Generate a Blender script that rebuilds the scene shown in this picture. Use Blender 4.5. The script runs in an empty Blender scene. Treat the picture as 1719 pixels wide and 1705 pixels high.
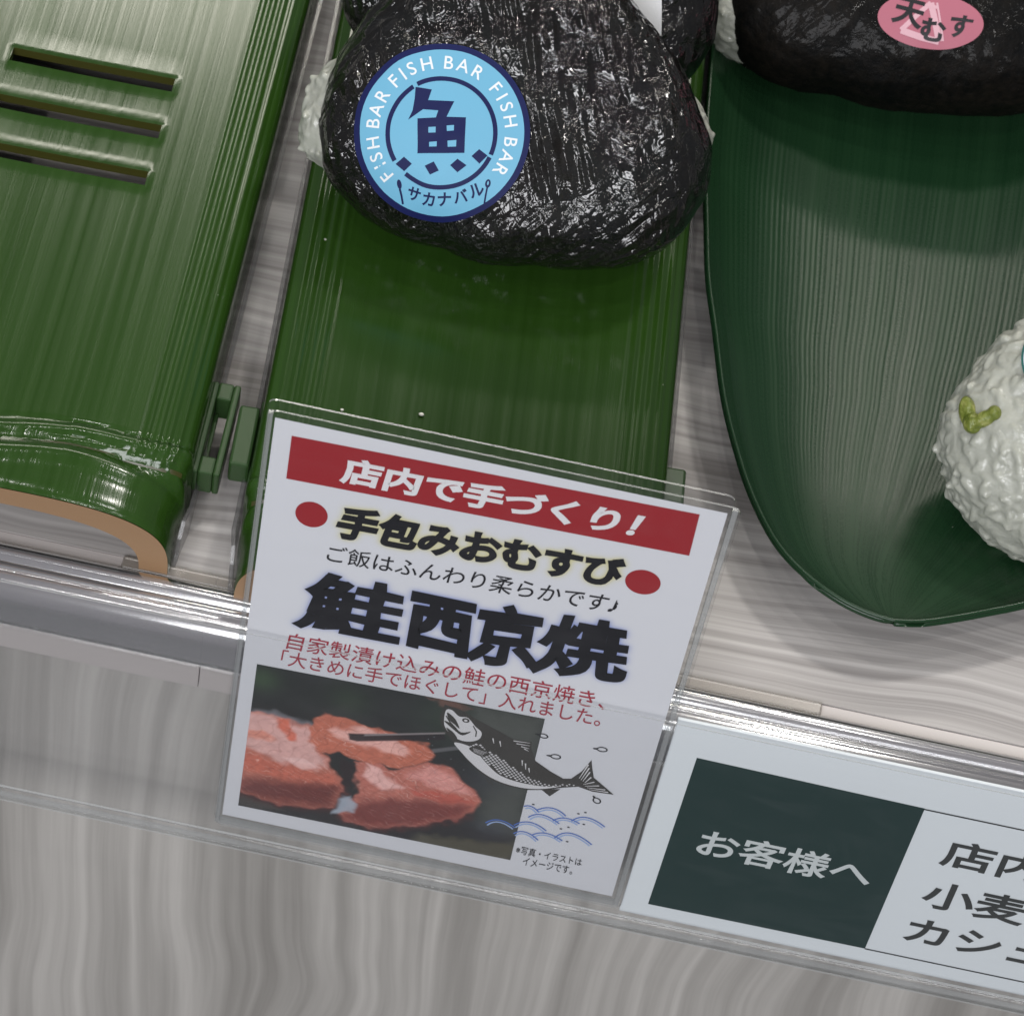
import bpy, bmesh, math, random
import numpy as np
from mathutils import Vector, Matrix, noise
from mathutils.geometry import tessellate_polygon

random.seed(7); rng = np.random.RandomState(7)
S = bpy.context.scene
COL = S.collection
MM = 0.001

# ------------------------------------------------------------------ camera
cd = bpy.data.cameras.new("camera"); cam = bpy.data.objects.new("camera", cd); COL.objects.link(cam)
cd.sensor_fit = 'HORIZONTAL'; cd.sensor_width = 36.0; cd.lens = 36.0 * 5200 / 1719
cd.clip_start = 0.01; cd.clip_end = 50
R_ = Vector((0.9782536, 0.1582765, 0.1340463)); U_ = Vector((-0.2071412, 0.7785599, 0.5923994)); B_ = Vector((-0.0106002, -0.6072833, 0.7944146))
cam.matrix_world = Matrix(((R_.x, U_.x, B_.x, 0.0058352), (R_.y, U_.y, B_.y, -0.3918746), (R_.z, U_.z, B_.z, 0.5800002), (0, 0, 0, 1)))
cd.dof.use_dof = True; cd.dof.focus_distance = 0.700; cd.dof.aperture_fstop = 45
S.camera = cam

# ------------------------------------------------------------------ world, lamps, exposure
W = bpy.data.worlds.new("World"); S.world = W; W.use_nodes = True
W.node_tree.nodes["Background"].inputs[0].default_value = (0.92, 0.94, 1.0, 1)
W.node_tree.nodes["Background"].inputs[1].default_value = 0.18
def area(name, loc, target, sx, sy, power, col=(1, 1, 1)):
    l = bpy.data.lights.new(name, 'AREA'); l.shape = 'RECTANGLE'; l.size = sx; l.size_y = sy; l.energy = power; l.color = col
    o = bpy.data.objects.new(name, l); COL.objects.link(o); o.location = loc
    d = Vector(target) - Vector(loc); o.rotation_euler = d.to_track_quat('-Z', 'Y').to_euler(); return o
area("ceiling_spot", (0.56, 1.00, 1.75), (0.02, 0.08, 0), 0.17, 0.17, 11, (1.0, 0.955, 0.90))
area("ceiling_strip", (-0.25, 1.75, 1.50), (0, 0.1, 0), 1.5, 0.12, 11, (1.0, 0.95, 0.84))
area("front_fill_panel", (-0.35, -1.6, 1.22), (0, 0, 0), 1.4, 0.8, 43, (0.97, 0.97, 1.0))  # unseen soft fill, set low in front to brighten card and upright faces
for k, (x, y, z) in enumerate(((0.75, -0.35, 1.9), (-0.85, -0.2, 1.9), (0.2, -0.75, 2.1), (0.55, 0.35, 2.0), (-0.45, 0.45, 2.0))):
    area("ceiling_downlight", (x, y, z), (0, 0.05, 0), 0.06, 0.06, 3.0, (1.0, 0.975, 0.94))
S.view_settings.view_transform = 'Standard'; S.view_settings.look = 'None'
S.view_settings.exposure = 0; S.view_settings.gamma = 1; S.view_settings.use_curve_mapping = False
S.cycles.transparent_max_bounces = 40; S.cycles.max_bounces = 10

# ------------------------------------------------------------------ object helpers
def tag(o, label=None, cat=None, group=None, kind=None):
    if label: o["label"] = label
    if cat: o["category"] = cat
    if group: o["group"] = group
    if kind: o["kind"] = kind
    return o
def empty(name, loc=(0, 0, 0), M=None):
    o = bpy.data.objects.new(name, None); COL.objects.link(o); o.empty_display_size = 0.01
    if M is None: M = Matrix.Identity(3)
    o.matrix_world = Matrix.Translation(Vector(loc) * MM) @ M.to_4x4(); return o
def mk(name, V, F, mat, parent=None, smooth=False, uv=None, col=None):
    """one mesh object; vertices in millimetres in the parent's frame"""
    me = bpy.data.meshes.new(name)
    me.from_pydata([(v[0] * MM, v[1] * MM, v[2] * MM) for v in V], [], F)
    if uv is not None:
        L = me.uv_layers.new(name="UVMap")
        idx = np.zeros(len(me.loops), dtype=np.int32); me.loops.foreach_get("vertex_index", idx)
        L.data.foreach_set("uv", np.asarray(uv, dtype=np.float32)[idx].ravel())
    if col is not None:
        A = me.color_attributes.new("Ink", 'FLOAT_COLOR', 'POINT')
        A.data.foreach_set("color", np.asarray(col, dtype=np.float32).ravel())
    if smooth: me.polygons.foreach_set("use_smooth", [True] * len(me.polygons))
    for m in (mat if isinstance(mat, (list, tuple)) else [mat]): me.materials.append(m)
    o = bpy.data.objects.new(name, me); COL.objects.link(o)
    if parent: o.parent = parent
    return o
def box(x0, x1, y0, y1, z0, z1):
    V = [(x, y, z) for z in (z0, z1) for y in (y0, y1) for x in (x0, x1)]
    return V, [(0, 2, 3, 1), (4, 5, 7, 6), (0, 1, 5, 4), (1, 3, 7, 5), (3, 2, 6, 7), (2, 0, 4, 6)]
def join(parts):
    V, F = [], []
    for v, f in parts:
        n = len(V); V += list(v); F += [tuple(i + n for i in q) for q in f]
    return V, F
def bevel(o, w, seg=2):
    m = o.modifiers.new("bevel", 'BEVEL'); m.width = w * MM; m.segments = seg; m.limit_method = 'ANGLE'; return o
def solid(o, t, off=-1.0):
    m = o.modifiers.new("thickness", 'SOLIDIFY'); m.thickness = t * MM; m.offset = off; return o
def grid(nu, nv, fn, skip=None):
    V = [fn(i / nu, j / nv) for j in range(nv + 1) for i in range(nu + 1)]
    F = []
    for j in range(nv):
        for i in range(nu):
            if skip and skip(i, j): continue
            a = j * (nu + 1) + i; F.append((a, a + 1, a + nu + 2, a + nu + 1))
    uv = [(i / nu, j / nv) for j in range(nv + 1) for i in range(nu + 1)]
    return V, F, uv
def poly(P, z=0.0):
    P = [tuple(p) for p in P]
    T = tessellate_polygon([[Vector((x, y, 0)) for x, y in P]])
    V = [(x, y, z) for x, y in P]; F = []
    for a, b, c in T:
        n = (P[b][0] - P[a][0]) * (P[c][1] - P[a][1]) - (P[b][1] - P[a][1]) * (P[c][0] - P[a][0])
        F.append((a, b, c) if n > 0 else (a, c, b))
    return V, F
def stroke(P, w0, w1=None, z=0.0):
    """ribbon of width w0..w1 along a polyline"""
    w1 = w0 if w1 is None else w1; n = len(P); V = []; F = []
    for i, p in enumerate(P):
        a = P[max(i - 1, 0)]; b = P[min(i + 1, n - 1)]
        dx, dy = b[0] - a[0], b[1] - a[1]; L = math.hypot(dx, dy) or 1
        w = (w0 + (w1 - w0) * i / (n - 1)) / 2
        V += [(p[0] + dy / L * w, p[1] - dx / L * w, z), (p[0] - dy / L * w, p[1] + dx / L * w, z)]
    for i in range(n - 1): F.append((2 * i, 2 * i + 2, 2 * i + 3, 2 * i + 1))
    return V, F
def fine_stroke(P, w0, w1=None, z=0.0, n=10):
    Q = []
    for a, b in zip(P, P[1:]): Q += [(a[0] + (b[0] - a[0]) * k / n, a[1] + (b[1] - a[1]) * k / n) for k in range(n)]
    return stroke(Q + [P[-1]], w0, w1, z)
def ellipse(cx, cy, rx, ry, rot=0, n=40):
    c, s = math.cos(rot), math.sin(rot)
    return [(cx + rx * math.cos(t) * c - ry * math.sin(t) * s, cy + rx * math.cos(t) * s + ry * math.sin(t) * c) for t in [2 * math.pi * k / n for k in range(n)]]
def refine(part, n=3):
    V, F = part; V = list(V)
    for _ in range(n):
        G = []
        for a, b, c in F:
            m = []
            for p, q in ((a, b), (b, c), (c, a)):
                V.append(tuple((x + y) / 2 for x, y in zip(V[p], V[q]))); m.append(len(V) - 1)
            G += [(a, m[0], m[2]), (m[0], b, m[1]), (m[2], m[1], c), (m[0], m[1], m[2])]
        F = G
    return V, F
def flat(parts, fn):
    V, F = join(parts); return [fn(v) for v in V], F

_glyphs = {}
def glyph_mesh(text, bold=0.0, shear=0.0):
    """text outline filled as a flat mesh (built-in font), thickened by ribbons along the outline.
    returns vertices normalised to the unit box (z = layer number), faces, aspect"""
    key = (text, bold, shear)
    if key in _glyphs: return _glyphs[key]
    c = bpy.data.curves.new("lettering", 'FONT'); c.body = text; c.size = 1; c.shear = shear; c.resolution_u = 6
    o = bpy.data.objects.new("lettering", c); COL.objects.link(o)
    bpy.context.view_layer.update()
    me = bpy.data.meshes.new_from_object(o.evaluated_get(bpy.context.evaluated_depsgraph_get()))
    V = [tuple(v.co[:2]) for v in me.vertices]; F = []
    for p in me.polygons:
        q = list(p.vertices); a, b, d = V[q[0]], V[q[1]], V[q[2]]
        if (b[0] - a[0]) * (d[1] - a[1]) - (b[1] - a[1]) * (d[0] - a[0]) < 0: q = q[::-1]
        F.append(tuple(q))
    bpy.data.objects.remove(o); bpy.data.curves.remove(c); bpy.data.meshes.remove(me)
    Z = [0.0] * len(V)
    if bold:
        key_of = {}; canon = [key_of.setdefault((round(x, 5), round(y, 5)), i) for i, (x, y) in enumerate(V)]
        cnt = {}
        for f in F:
            for k in range(len(f)):
                e = (canon[f[k]], canon[f[(k + 1) % len(f)]])
                if e[0] != e[1]: cnt[e] = cnt.get(e, 0) + 1
        nxt = {a: b for (a, b) in cnt if (b, a) not in cnt}            # boundary, interior on the left
        seen = set(); layer = 0
        for st in list(nxt):
            if st in seen: continue
            loop = []; v = st
            while v in nxt and v not in seen: seen.add(v); loop.append(v); v = nxt[v]
            n = len(loop)
            if n < 3: continue
            layer += 1; base = len(V)
            for k in range(n):
                p, q, r = V[loop[k - 1]], V[loop[k]], V[loop[(k + 1) % n]]
                d1 = (q[0] - p[0], q[1] - p[1]); d2 = (r[0] - q[0], r[1] - q[1])
                l1, l2 = math.hypot(*d1) or 1, math.hypot(*d2) or 1
                n1 = (d1[1] / l1, -d1[0] / l1); n2 = (d2[1] / l2, -d2[0] / l2)
                m = (n1[0] + n2[0], n1[1] + n2[1]); L = m[0] ** 2 + m[1] ** 2
                f = min(2 / max(L, .3), 2.2); m = (m[0] * f * bold, m[1] * f * bold)
                V += [q, (q[0] + m[0], q[1] + m[1])]; Z += [-layer, -layer]
            for k in range(n):
                a, b2 = base + 2 * k, base + 2 * ((k + 1) % n); F.append((a, a + 1, b2 + 1, b2))
    V = np.array(V); lo, hi = V.min(0), V.max(0)
    U = np.concatenate([(V - lo) / (hi - lo), np.array(Z)[:, None]], 1)
    _glyphs[key] = (U, F, (hi - lo)[0] / (hi - lo)[1]); return _glyphs[key]
def text_quad(text, BL, BR, TR, TL, z, bold=0.0, rough=0.0, shear=0.0):
    V, F, _ = glyph_mesh(text, bold, shear)
    out = []
    for x, y, zl in V:
        if rough:
            x += rough * noise.noise(Vector((x * 4, y * 4, len(text) * 3.1 + BL[0]))); y += rough * noise.noise(Vector((x * 4, y * 4, 7.7 + BL[0])))
        out.append((BL[0] * (1 - x) * (1 - y) + BR[0] * x * (1 - y) + TR[0] * x * y + TL[0] * (1 - x) * y,
                    BL[1] * (1 - x) * (1 - y) + BR[1] * x * (1 - y) + TR[1] * x * y + TL[1] * (1 - x) * y, z + .0012 * zl))
    return out, F
def text_at(text, cx, cy, h, rot, z, bold=0.0):
    """one glyph string centred at cx,cy with given height, rotated (radians, ccw)"""
    V, F, asp = glyph_mesh(text, bold); c, s = math.cos(rot), math.sin(rot); out = []
    for x, y, zl in V:
        X = (x - .5) * h * asp; Y = (y - .5) * h; out.append((cx + X * c - Y * s, cy + X * s + Y * c, z + .0012 * zl))
    return out, F

# ------------------------------------------------------------------ material helpers
def mat(name):
    m = bpy.data.materials.new(name); m.use_nodes = True; nt = m.node_tree
    return m, nt, nt.nodes["Principled BSDF"]
def N(nt, typ, **kw):
    n = nt.nodes.new(typ)
    for k, v in kw.items():
        if k in ("i",):
            for a, b in v.items(): n.inputs[a].default_value = b
        else: setattr(n, k, v)
    return n
def ramp(nt, src, stops):
    r = nt.nodes.new("ShaderNodeValToRGB"); e = r.color_ramp.elements
    while len(e) < len(stops): e.new(0.5)
    for k, (p, c) in enumerate(stops):
        e[k].position = p; e[k].color = (c, c, c, 1) if isinstance(c, (int, float)) else (*c, 1)
    nt.links.new(src, r.inputs[0]); return r.outputs[0]
def coords(nt, scale=(1, 1, 1), rot=(0, 0, 0), kind="Object"):
    t = nt.nodes.new("ShaderNodeTexCoord"); m = nt.nodes.new("ShaderNodeMapping")
    m.inputs["Scale"].default_value = scale; m.inputs["Rotation"].default_value = rot
    nt.links.new(t.outputs[kind], m.inputs[0]); return m.outputs[0]
def tex(nt, vec, scale=1.0, detail=3.0, rough=0.5, dist=0.0):
    n = nt.nodes.new("ShaderNodeTexNoise"); n.inputs["Scale"].default_value = scale; n.inputs["Detail"].default_value = detail
    n.inputs["Roughness"].default_value = rough; n.inputs["Distortion"].default_value = dist
    nt.links.new(vec, n.inputs["Vector"]); return n.outputs[0]
def math2(nt, op, a, b):
    m = nt.nodes.new("ShaderNodeMath"); m.operation = op
    for k, x in enumerate((a, b)):
        if isinstance(x, (int, float)): m.inputs[k].default_value = x
        else: nt.links.new(x, m.inputs[k])
    return m.outputs[0]
def bump(nt, h, dist, strength=1.0, prev=None):
    b = nt.nodes.new("ShaderNodeBump"); b.inputs["Distance"].default_value = dist; b.inputs["Strength"].default_value = strength
    nt.links.new(h, b.inputs["Height"])
    if prev: nt.links.new(prev, b.inputs["Normal"])
    return b.outputs[0]
def simple(name, col, rough=0.5, spec=0.5, coat=0.0):
    m, nt, p = mat(name); p.inputs["Base Color"].default_value = (*col, 1); p.inputs["Roughness"].default_value = rough
    p.inputs["Specular IOR Level"].default_value = spec; p.inputs["Coat Weight"].default_value = coat; return m
def inked(name, rough=0.45):
    m, nt, p = mat(name); a = nt.nodes.new("ShaderNodeVertexColor"); a.layer_name = "Ink"
    nt.links.new(a.outputs[0], p.inputs["Base Color"]); p.inputs["Roughness"].default_value = rough; p.inputs["Specular IOR Level"].default_value = 0.3; return m

def wood(name, axis, c0, c1, fine, wide, warp, rough=0.45):
    m, nt, p = mat(name)
    sc = (3.0, fine, fine) if axis == 'x' else (fine, fine, 3.0)
    sw = (0.8, wide, wide) if axis == 'x' else (wide, wide, 1.6)
    base = coords(nt); wn = N(nt, "ShaderNodeTexNoise"); wn.inputs["Scale"].default_value = 7 if axis == 'z' else 14; wn.inputs["Detail"].default_value = 1.5; nt.links.new(base, wn.inputs["Vector"])
    wv = N(nt, "ShaderNodeVectorMath", operation='MULTIPLY_ADD'); nt.links.new(wn.outputs["Color"], wv.inputs[0]); wv.inputs[1].default_value = (0.045, 0, 0) if axis == 'z' else (0, 0.016, 0); nt.links.new(base, wv.inputs[2])
    def scaled(k):
        q = N(nt, "ShaderNodeVectorMath", operation='MULTIPLY'); q.inputs[1].default_value = k; nt.links.new(wv.outputs[0], q.inputs[0]); return q.outputs[0]
    a = tex(nt, scaled(sc), 1.0, 5, 0.6, 0.3); b = tex(nt, scaled(sw), 1.0, 3, 0.55, warp)
    s = math2(nt, 'ADD', math2(nt, 'MULTIPLY', a, 0.5), math2(nt, 'MULTIPLY', b, 0.5))
    mid = tuple((x + y) / 2 for x, y in zip(c0, c1))
    nt.links.new(ramp(nt, s, [(0.36, c0), (0.50, mid), (0.62, c1)]), p.inputs["Base Color"])
    p.inputs["Roughness"].default_value = rough
    nt.links.new(bump(nt, a, 0.00025, 0.5), p.inputs["Normal"]); return m
M_shelf = wood("shelf_laminate", 'x', (0.19, 0.175, 0.168), (0.45, 0.43, 0.415), 430, 70, 0.8)
M_fascia = wood("fascia_laminate", 'z', (0.235, 0.222, 0.204), (0.47, 0.450, 0.420), 150, 52, 0.8, 0.5)
M_edge = simple("edge_band", (0.45, 0.415, 0.40), 0.35)

def green_plastic(name, dark, light, uvmode=False, fx=700.0, rough=0.145, h=0.000062):
    m, nt, p = mat(name)
    if uvmode: c1 = coords(nt, (150, 1.2, 1), kind="UV"); c2 = coords(nt, (28, 0.8, 1), kind="UV"); c3 = coords(nt, (330, 3, 1), kind="UV")
    else: c1 = coords(nt, (fx, 5, fx)); c2 = coords(nt, (170, 3, 170)); c3 = coords(nt, (fx * 2.6, 9, fx * 2.6))
    a = tex(nt, c1, 1, 3, 0.6); b = tex(nt, c2, 1, 2, 0.5); c = tex(nt, c3, 1, 2, 0.6)
    mixv = math2(nt, 'ADD', math2(nt, 'MULTIPLY', a, 0.35), math2(nt, 'MULTIPLY', b, 0.65))
    nt.links.new(ramp(nt, mixv, [(0.34, dark), (0.66, light)]), p.inputs["Base Color"])
    hh = math2(nt, 'ADD', math2(nt, 'MULTIPLY', a, 1.0), math2(nt, 'ADD', math2(nt, 'MULTIPLY', b, 2.4), math2(nt, 'MULTIPLY', c, 0.5)))
    if uvmode:
        wv = N(nt, "ShaderNodeTexWave"); wv.inputs["Scale"].default_value = 1.0; wv.inputs["Distortion"].default_value = 1.6; wv.inputs["Detail"].default_value = 1; nt.links.new(coords(nt, (36, 0.3, 1), kind="UV"), wv.inputs["Vector"])
        hh = math2(nt, 'ADD', math2(nt, 'MULTIPLY', hh, 0.75), math2(nt, 'MULTIPLY', wv.outputs["Fac"], math2(nt, 'MULTIPLY', b, 1.1)))
        sep = N(nt, "ShaderNodeSeparateXYZ"); nt.links.new(coords(nt, kind="UV"), sep.inputs[0])
        hh = math2(nt, 'MULTIPLY', hh, ramp(nt, sep.outputs[1], [(0.30, 0.02), (0.58, 1.0)]))
    nt.links.new(bump(nt, hh, h, 1.0), p.inputs["Normal"])
    p.inputs['Specular IOR Level'].default_value = 0.33 if uvmode else 0.42
    # sparse pale dust specks
    vo = N(nt, "ShaderNodeTexVoronoi"); vo.inputs["Scale"].default_value = 95; nt.links.new(coords(nt), vo.inputs["Vector"])
    sc = N(nt, "ShaderNodeSeparateXYZ"); nt.links.new(vo.outputs["Color"], sc.inputs[0])
    dot = math2(nt, 'MULTIPLY', math2(nt, 'LESS_THAN', vo.outputs["Distance"], math2(nt, 'MULTIPLY', sc.outputs[1], 0.034)), math2(nt, 'LESS_THAN', sc.outputs[0], 0.30))
    old = p.inputs["Base Color"].links[0].from_socket; mxd = N(nt, "ShaderNodeMix", data_type='RGBA'); nt.links.new(dot, mxd.inputs[0]); nt.links.new(old, mxd.inputs[6]); mxd.inputs[7].default_value = (.40, .41, .36, 1)
    nt.links.new(mxd.outputs[2], p.inputs["Base Color"])
    fine = tex(nt, coords(nt, (2500, 2500, 2500)), 1, 2, 0.5)
    rr = math2(nt, 'ADD', math2(nt, 'MULTIPLY', fine, 0.3), math2(nt, 'ADD', math2(nt, 'MULTIPLY', a, 0.7), math2(nt, 'MULTIPLY', b, 0.5)))
    nt.links.new(ramp(nt, rr, [(0.55, rough - 0.035), (0.95, rough + 0.065)]), p.inputs["Roughness"])
    return m
M_bamboo = green_plastic("bamboo_green_plastic", (0.0150, 0.0430, 0.0052), (0.0205, 0.0550, 0.0080))
M_leaf = green_plastic("leaf_green_plastic", (0.007, 0.027, 0.0105), (0.011, 0.037, 0.0145), True, rough=0.27, h=0.00007)
M_clip = simple("clip_green_plastic", (0.020, 0.050, 0.013), 0.35)
M_tan = simple("bamboo_tan_end", (0.27, 0.165, 0.090), 0.55, 0.3)
M_olive = simple("node_olive_tint", (0.036, 0.036, 0.006), 0.35)

def clear(name, tint, refl, rough, milk=0.0, milkcol=(0.6, 0.6, 0.62)):
    m = bpy.data.materials.new(name); m.use_nodes = True; nt = m.node_tree; nt.nodes.remove(nt.nodes["Principled BSDF"])
    out = nt.nodes["Material Output"]
    t = N(nt, "ShaderNodeBsdfTransparent"); t.inputs[0].default_value = (*tint, 1)
    g = N(nt, "ShaderNodeBsdfGlossy"); g.inputs["Roughness"].default_value = rough
    d = N(nt, "ShaderNodeBsdfDiffuse"); d.inputs[0].default_value = (*milkcol, 1)
    fr = N(nt, "ShaderNodeLayerWeight"); fr.inputs[0].default_value = 0.5
    fac = math2(nt, 'MINIMUM', math2(nt, 'MULTIPLY', math2(nt, 'ADD', 0.035, math2(nt, 'POWER', fr.outputs["Facing"], 4.0)), refl), 1.0)
    m1 = N(nt, "ShaderNodeMixShader"); m1.inputs[0].default_value = milk
    if name in ("rail_clear_plastic", "clear_acrylic"):
        sm1 = tex(nt, coords(nt, (30, 60, 60)), 1, 4, 0.65, 1.5); sm2 = tex(nt, coords(nt, (12, 300, 300)), 1, 2, 0.5)
        nt.links.new(ramp(nt, math2(nt, 'ADD', math2(nt, 'MULTIPLY', sm1, .8), math2(nt, 'MULTIPLY', sm2, .2)), [(0.48, milk), (0.72, milk + 0.010)]), m1.inputs[0])
    nt.links.new(t.outputs[0], m1.inputs[1]); nt.links.new(d.outputs[0], m1.inputs[2])
    m2 = N(nt, "ShaderNodeMixShader"); nt.links.new(fac, m2.inputs[0]); nt.links.new(m1.outputs[0], m2.inputs[1]); nt.links.new(g.outputs[0], m2.inputs[2])
    nt.links.new(m2.outputs[0], out.inputs[0]); return m
M_clear = clear("clear_acrylic", (0.965, 0.968, 0.97), 0.55, 0.06, 0.003)
M_pocket = clear("rail_clear_plastic", (0.985, 0.986, 0.987), 0.5, 0.06, 0.008)
M_ridge = clear("rail_ridge_plastic", (0.92, 0.92, 0.93), 11.0, 0.16, 0.22, (0.62, 0.60, 0.64))
M_rim = clear("acrylic_cut_edge", (0.88, 0.89, 0.89), 3.0, 0.12, 0.22, (0.75, 0.76, 0.75))
M_liner = clear("liner_clear_plastic", (0.80, 0.80, 0.80), 0.7, 0.15, 0.05)

M_paper = inked("card_paper")
M_photo = inked("printed_photo", 0.4)
M_red = simple("red_ink", (0.31, 0.018, 0.024), 0.45, 0.3)
M_black = simple("black_ink", (0.010, 0.010, 0.013), 0.45, 0.3)
M_white = simple("white_ink", (0.74, 0.73, 0.74), 0.45, 0.3)
M_redtext = simple("red_text_ink", (0.36, 0.035, 0.055), 0.45, 0.3)
M_fish = simple("fish_dark_ink", (0.040, 0.037, 0.032), 0.45, 0.3)
M_fishw = simple("fish_white", (0.66, 0.65, 0.66), 0.45, 0.3)
M_blue = simple("wave_blue_ink", (0.08, 0.17, 0.50), 0.45, 0.3)
M_bluel = simple("wave_pale_ink", (0.33, 0.44, 0.70), 0.45, 0.3)
M_sky = simple("sticker_light_blue", (0.135, 0.37, 0.53), 0.5, 0.2)
M_navy = simple("sticker_navy", (0.006, 0.010, 0.065), 0.55, 0.15)
M_stw = simple("sticker_white", (0.68, 0.71, 0.73), 0.5, 0.2)
M_pink = simple("sticker_pink", (0.40, 0.13, 0.175), 0.5, 0.2)
M_pinkl = simple("sticker_pale_pink", (0.60, 0.36, 0.41), 0.5, 0.2)
M_teal = simple("sticker_teal", (0.015, 0.10, 0.09), 0.4, 0.4)
M_label = simple("label_paper", (0.72, 0.73, 0.74), 0.6, 0.3)
M_signw = simple("sign_white", (0.62, 0.66, 0.68), 0.5, 0.3)
M_signg = simple("sign_dark_green", (0.0045, 0.0245, 0.022), 0.45, 0.3)
M_signt = simple("sign_grey_text", (0.030, 0.033, 0.032), 0.5, 0.3)
M_signl = simple("sign_pale_text", (0.50, 0.54, 0.54), 0.5, 0.3)

def nori(name, brown, spark, coatw):
    m, nt, p = mat(name)
    c = coords(nt, (1, 1, 1))
    a = tex(nt, c, 420, 4, 0.65); b = tex(nt, c, 60, 3, 0.5)
    s = math2(nt, 'MULTIPLY', a, b)
    nt.links.new(ramp(nt, s, [(0.15, (0.0016, 0.0018, 0.002)), (0.45, brown)]), p.inputs["Base Color"])
    p.inputs["Roughness"].default_value = 0.55; p.inputs["Specular IOR Level"].default_value = 0.08
    nt.links.new(bump(nt, a, 0.0006, 0.7), p.inputs["Normal"])
    p.inputs["Coat Weight"].default_value = coatw; p.inputs["Coat Roughness"].default_value = 0.085; p.inputs["Coat IOR"].default_value = 1.55
    # film: tight pull lines running two ways over a soft crumple
    def cones(ang, sx, sy, scale):
        v = N(nt, "ShaderNodeTexVoronoi", feature='SMOOTH_F1'); v.inputs["Scale"].default_value = scale; v.inputs["Smoothness"].default_value = 0.35
        q = N(nt, "ShaderNodeVectorMath", operation='MULTIPLY'); q.inputs[1].default_value = (sx, sy, .6); nt.links.new(coords(nt, (1, 1, 1), (0, 0, math.radians(ang))), q.inputs[0]); base = q.outputs[0]
        wob = N(nt, "ShaderNodeTexNoise"); wob.inputs["Scale"].default_value = 120; wob.inputs["Detail"].default_value = 2; nt.links.new(base, wob.inputs["Vector"])
        mixn = N(nt, "ShaderNodeVectorMath", operation='MULTIPLY_ADD'); nt.links.new(wob.outputs["Color"], mixn.inputs[0]); mixn.inputs[1].default_value = (.0025, .0025, .0025); nt.links.new(base, mixn.inputs[2])
        nt.links.new(mixn.outputs[0], v.inputs["Vector"]); return v.outputs["Distance"]
    w1 = cones(-38, 0.13, 1, 470); w2 = cones(-100, 0.15, 1, 430); w3 = tex(nt, c, 240, 3, 0.6, 0.8)
    sel = ramp(nt, tex(nt, c, 28, 1, 0.5), [(0.42, 0.0), (0.58, 1.0)])
    mx = N(nt, "ShaderNodeMix"); nt.links.new(sel, mx.inputs[0]); nt.links.new(w1, mx.inputs[2]); nt.links.new(w2, mx.inputs[3])
    amp = ramp(nt, tex(nt, c, 60, 2, 0.5), [(0.40, 0.12), (0.66, 0.95)])
    h = math2(nt, 'ADD', math2(nt, 'MULTIPLY', mx.outputs[0], amp), math2(nt, "MULTIPLY", w3, 0.35))
    nt.links.new(bump(nt, h, spark, 1.0), p.inputs["Coat Normal"]); return m
M_nori = nori("nori_in_film", (0.0060, 0.0046, 0.0036), 0.0036, 1.0)
M_nori2 = nori("nori_matte", (0.010, 0.0078, 0.006), 0.0012, 0.07)
def rice(name, col, filmh):
    m, nt, p = mat(name); c = coords(nt)
    a = tex(nt, c, 260, 3, 0.5, 0.5); b = tex(nt, c, 70, 2, 0.5)
    nt.links.new(ramp(nt, math2(nt, 'ADD', math2(nt, 'MULTIPLY', a, .6), math2(nt, 'MULTIPLY', b, .4)), [(0.3, tuple(x * .86 for x in col)), (0.65, col)]), p.inputs["Base Color"])
    p.inputs["Roughness"].default_value = 0.5; p.inputs["Subsurface Weight"].default_value = 0.45; p.inputs["Subsurface Radius"].default_value = (0.0022, 0.0022, 0.0018)
    p.inputs["Subsurface Scale"].default_value = 1.0
    nt.links.new(bump(nt, a, 0.0007, 0.8), p.inputs["Normal"])
    p.inputs["Coat Weight"].default_value = 0.45; p.inputs["Coat Roughness"].default_value = 0.12
    nt.links.new(bump(nt, tex(nt, c, 120, 3, 0.5, 1.5), filmh, 1.0), p.inputs["Coat Normal"]); return m
M_rice = rice("rice_in_film", (0.37, 0.38, 0.33), 0.0012)
M_bean, _nt, _p = mat("edamame_green")
_nt.links.new(ramp(_nt, tex(_nt, coords(_nt), 330, 3, 0.6, 0.6), [(0.32, (0.085, 0.115, 0.014)), (0.5, (0.15, 0.18, 0.03)), (0.68, (0.27, 0.28, 0.085))]), _p.inputs["Base Color"])
_p.inputs["Roughness"].default_value = 0.4; _p.inputs["Subsurface Weight"].default_value = 0.2; _p.inputs["Subsurface Radius"].default_value = (.001, .0012, .0005)
_nt.links.new(bump(_nt, tex(_nt, coords(_nt), 500, 3, 0.6), 0.0008), _p.inputs["Normal"])
M_crumb = simple("rice_crumb", (0.75, 0.74, 0.66), 0.4)

# ------------------------------------------------------------------ setting: shelf and the panel below it
V, F = box(-500, 600, 15, 700, -24.5, 0)
tag(mk("shelf", V, F, M_shelf), kind="structure")
sb = mk("shelf_front_edge", *join([box(-500, -49.2, 0, 14.95, -24.5, -0.3), box(-49.05, 600, 0, 14.95, -24.5, -0.3)]), M_edge)
tag(bevel(sb, 0.25), kind="structure")
V, F = box(-500, 600, 9, 30, -420, -24.9)
tag(mk("cabinet_panel", V, F, M_fascia), kind="structure")

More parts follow.
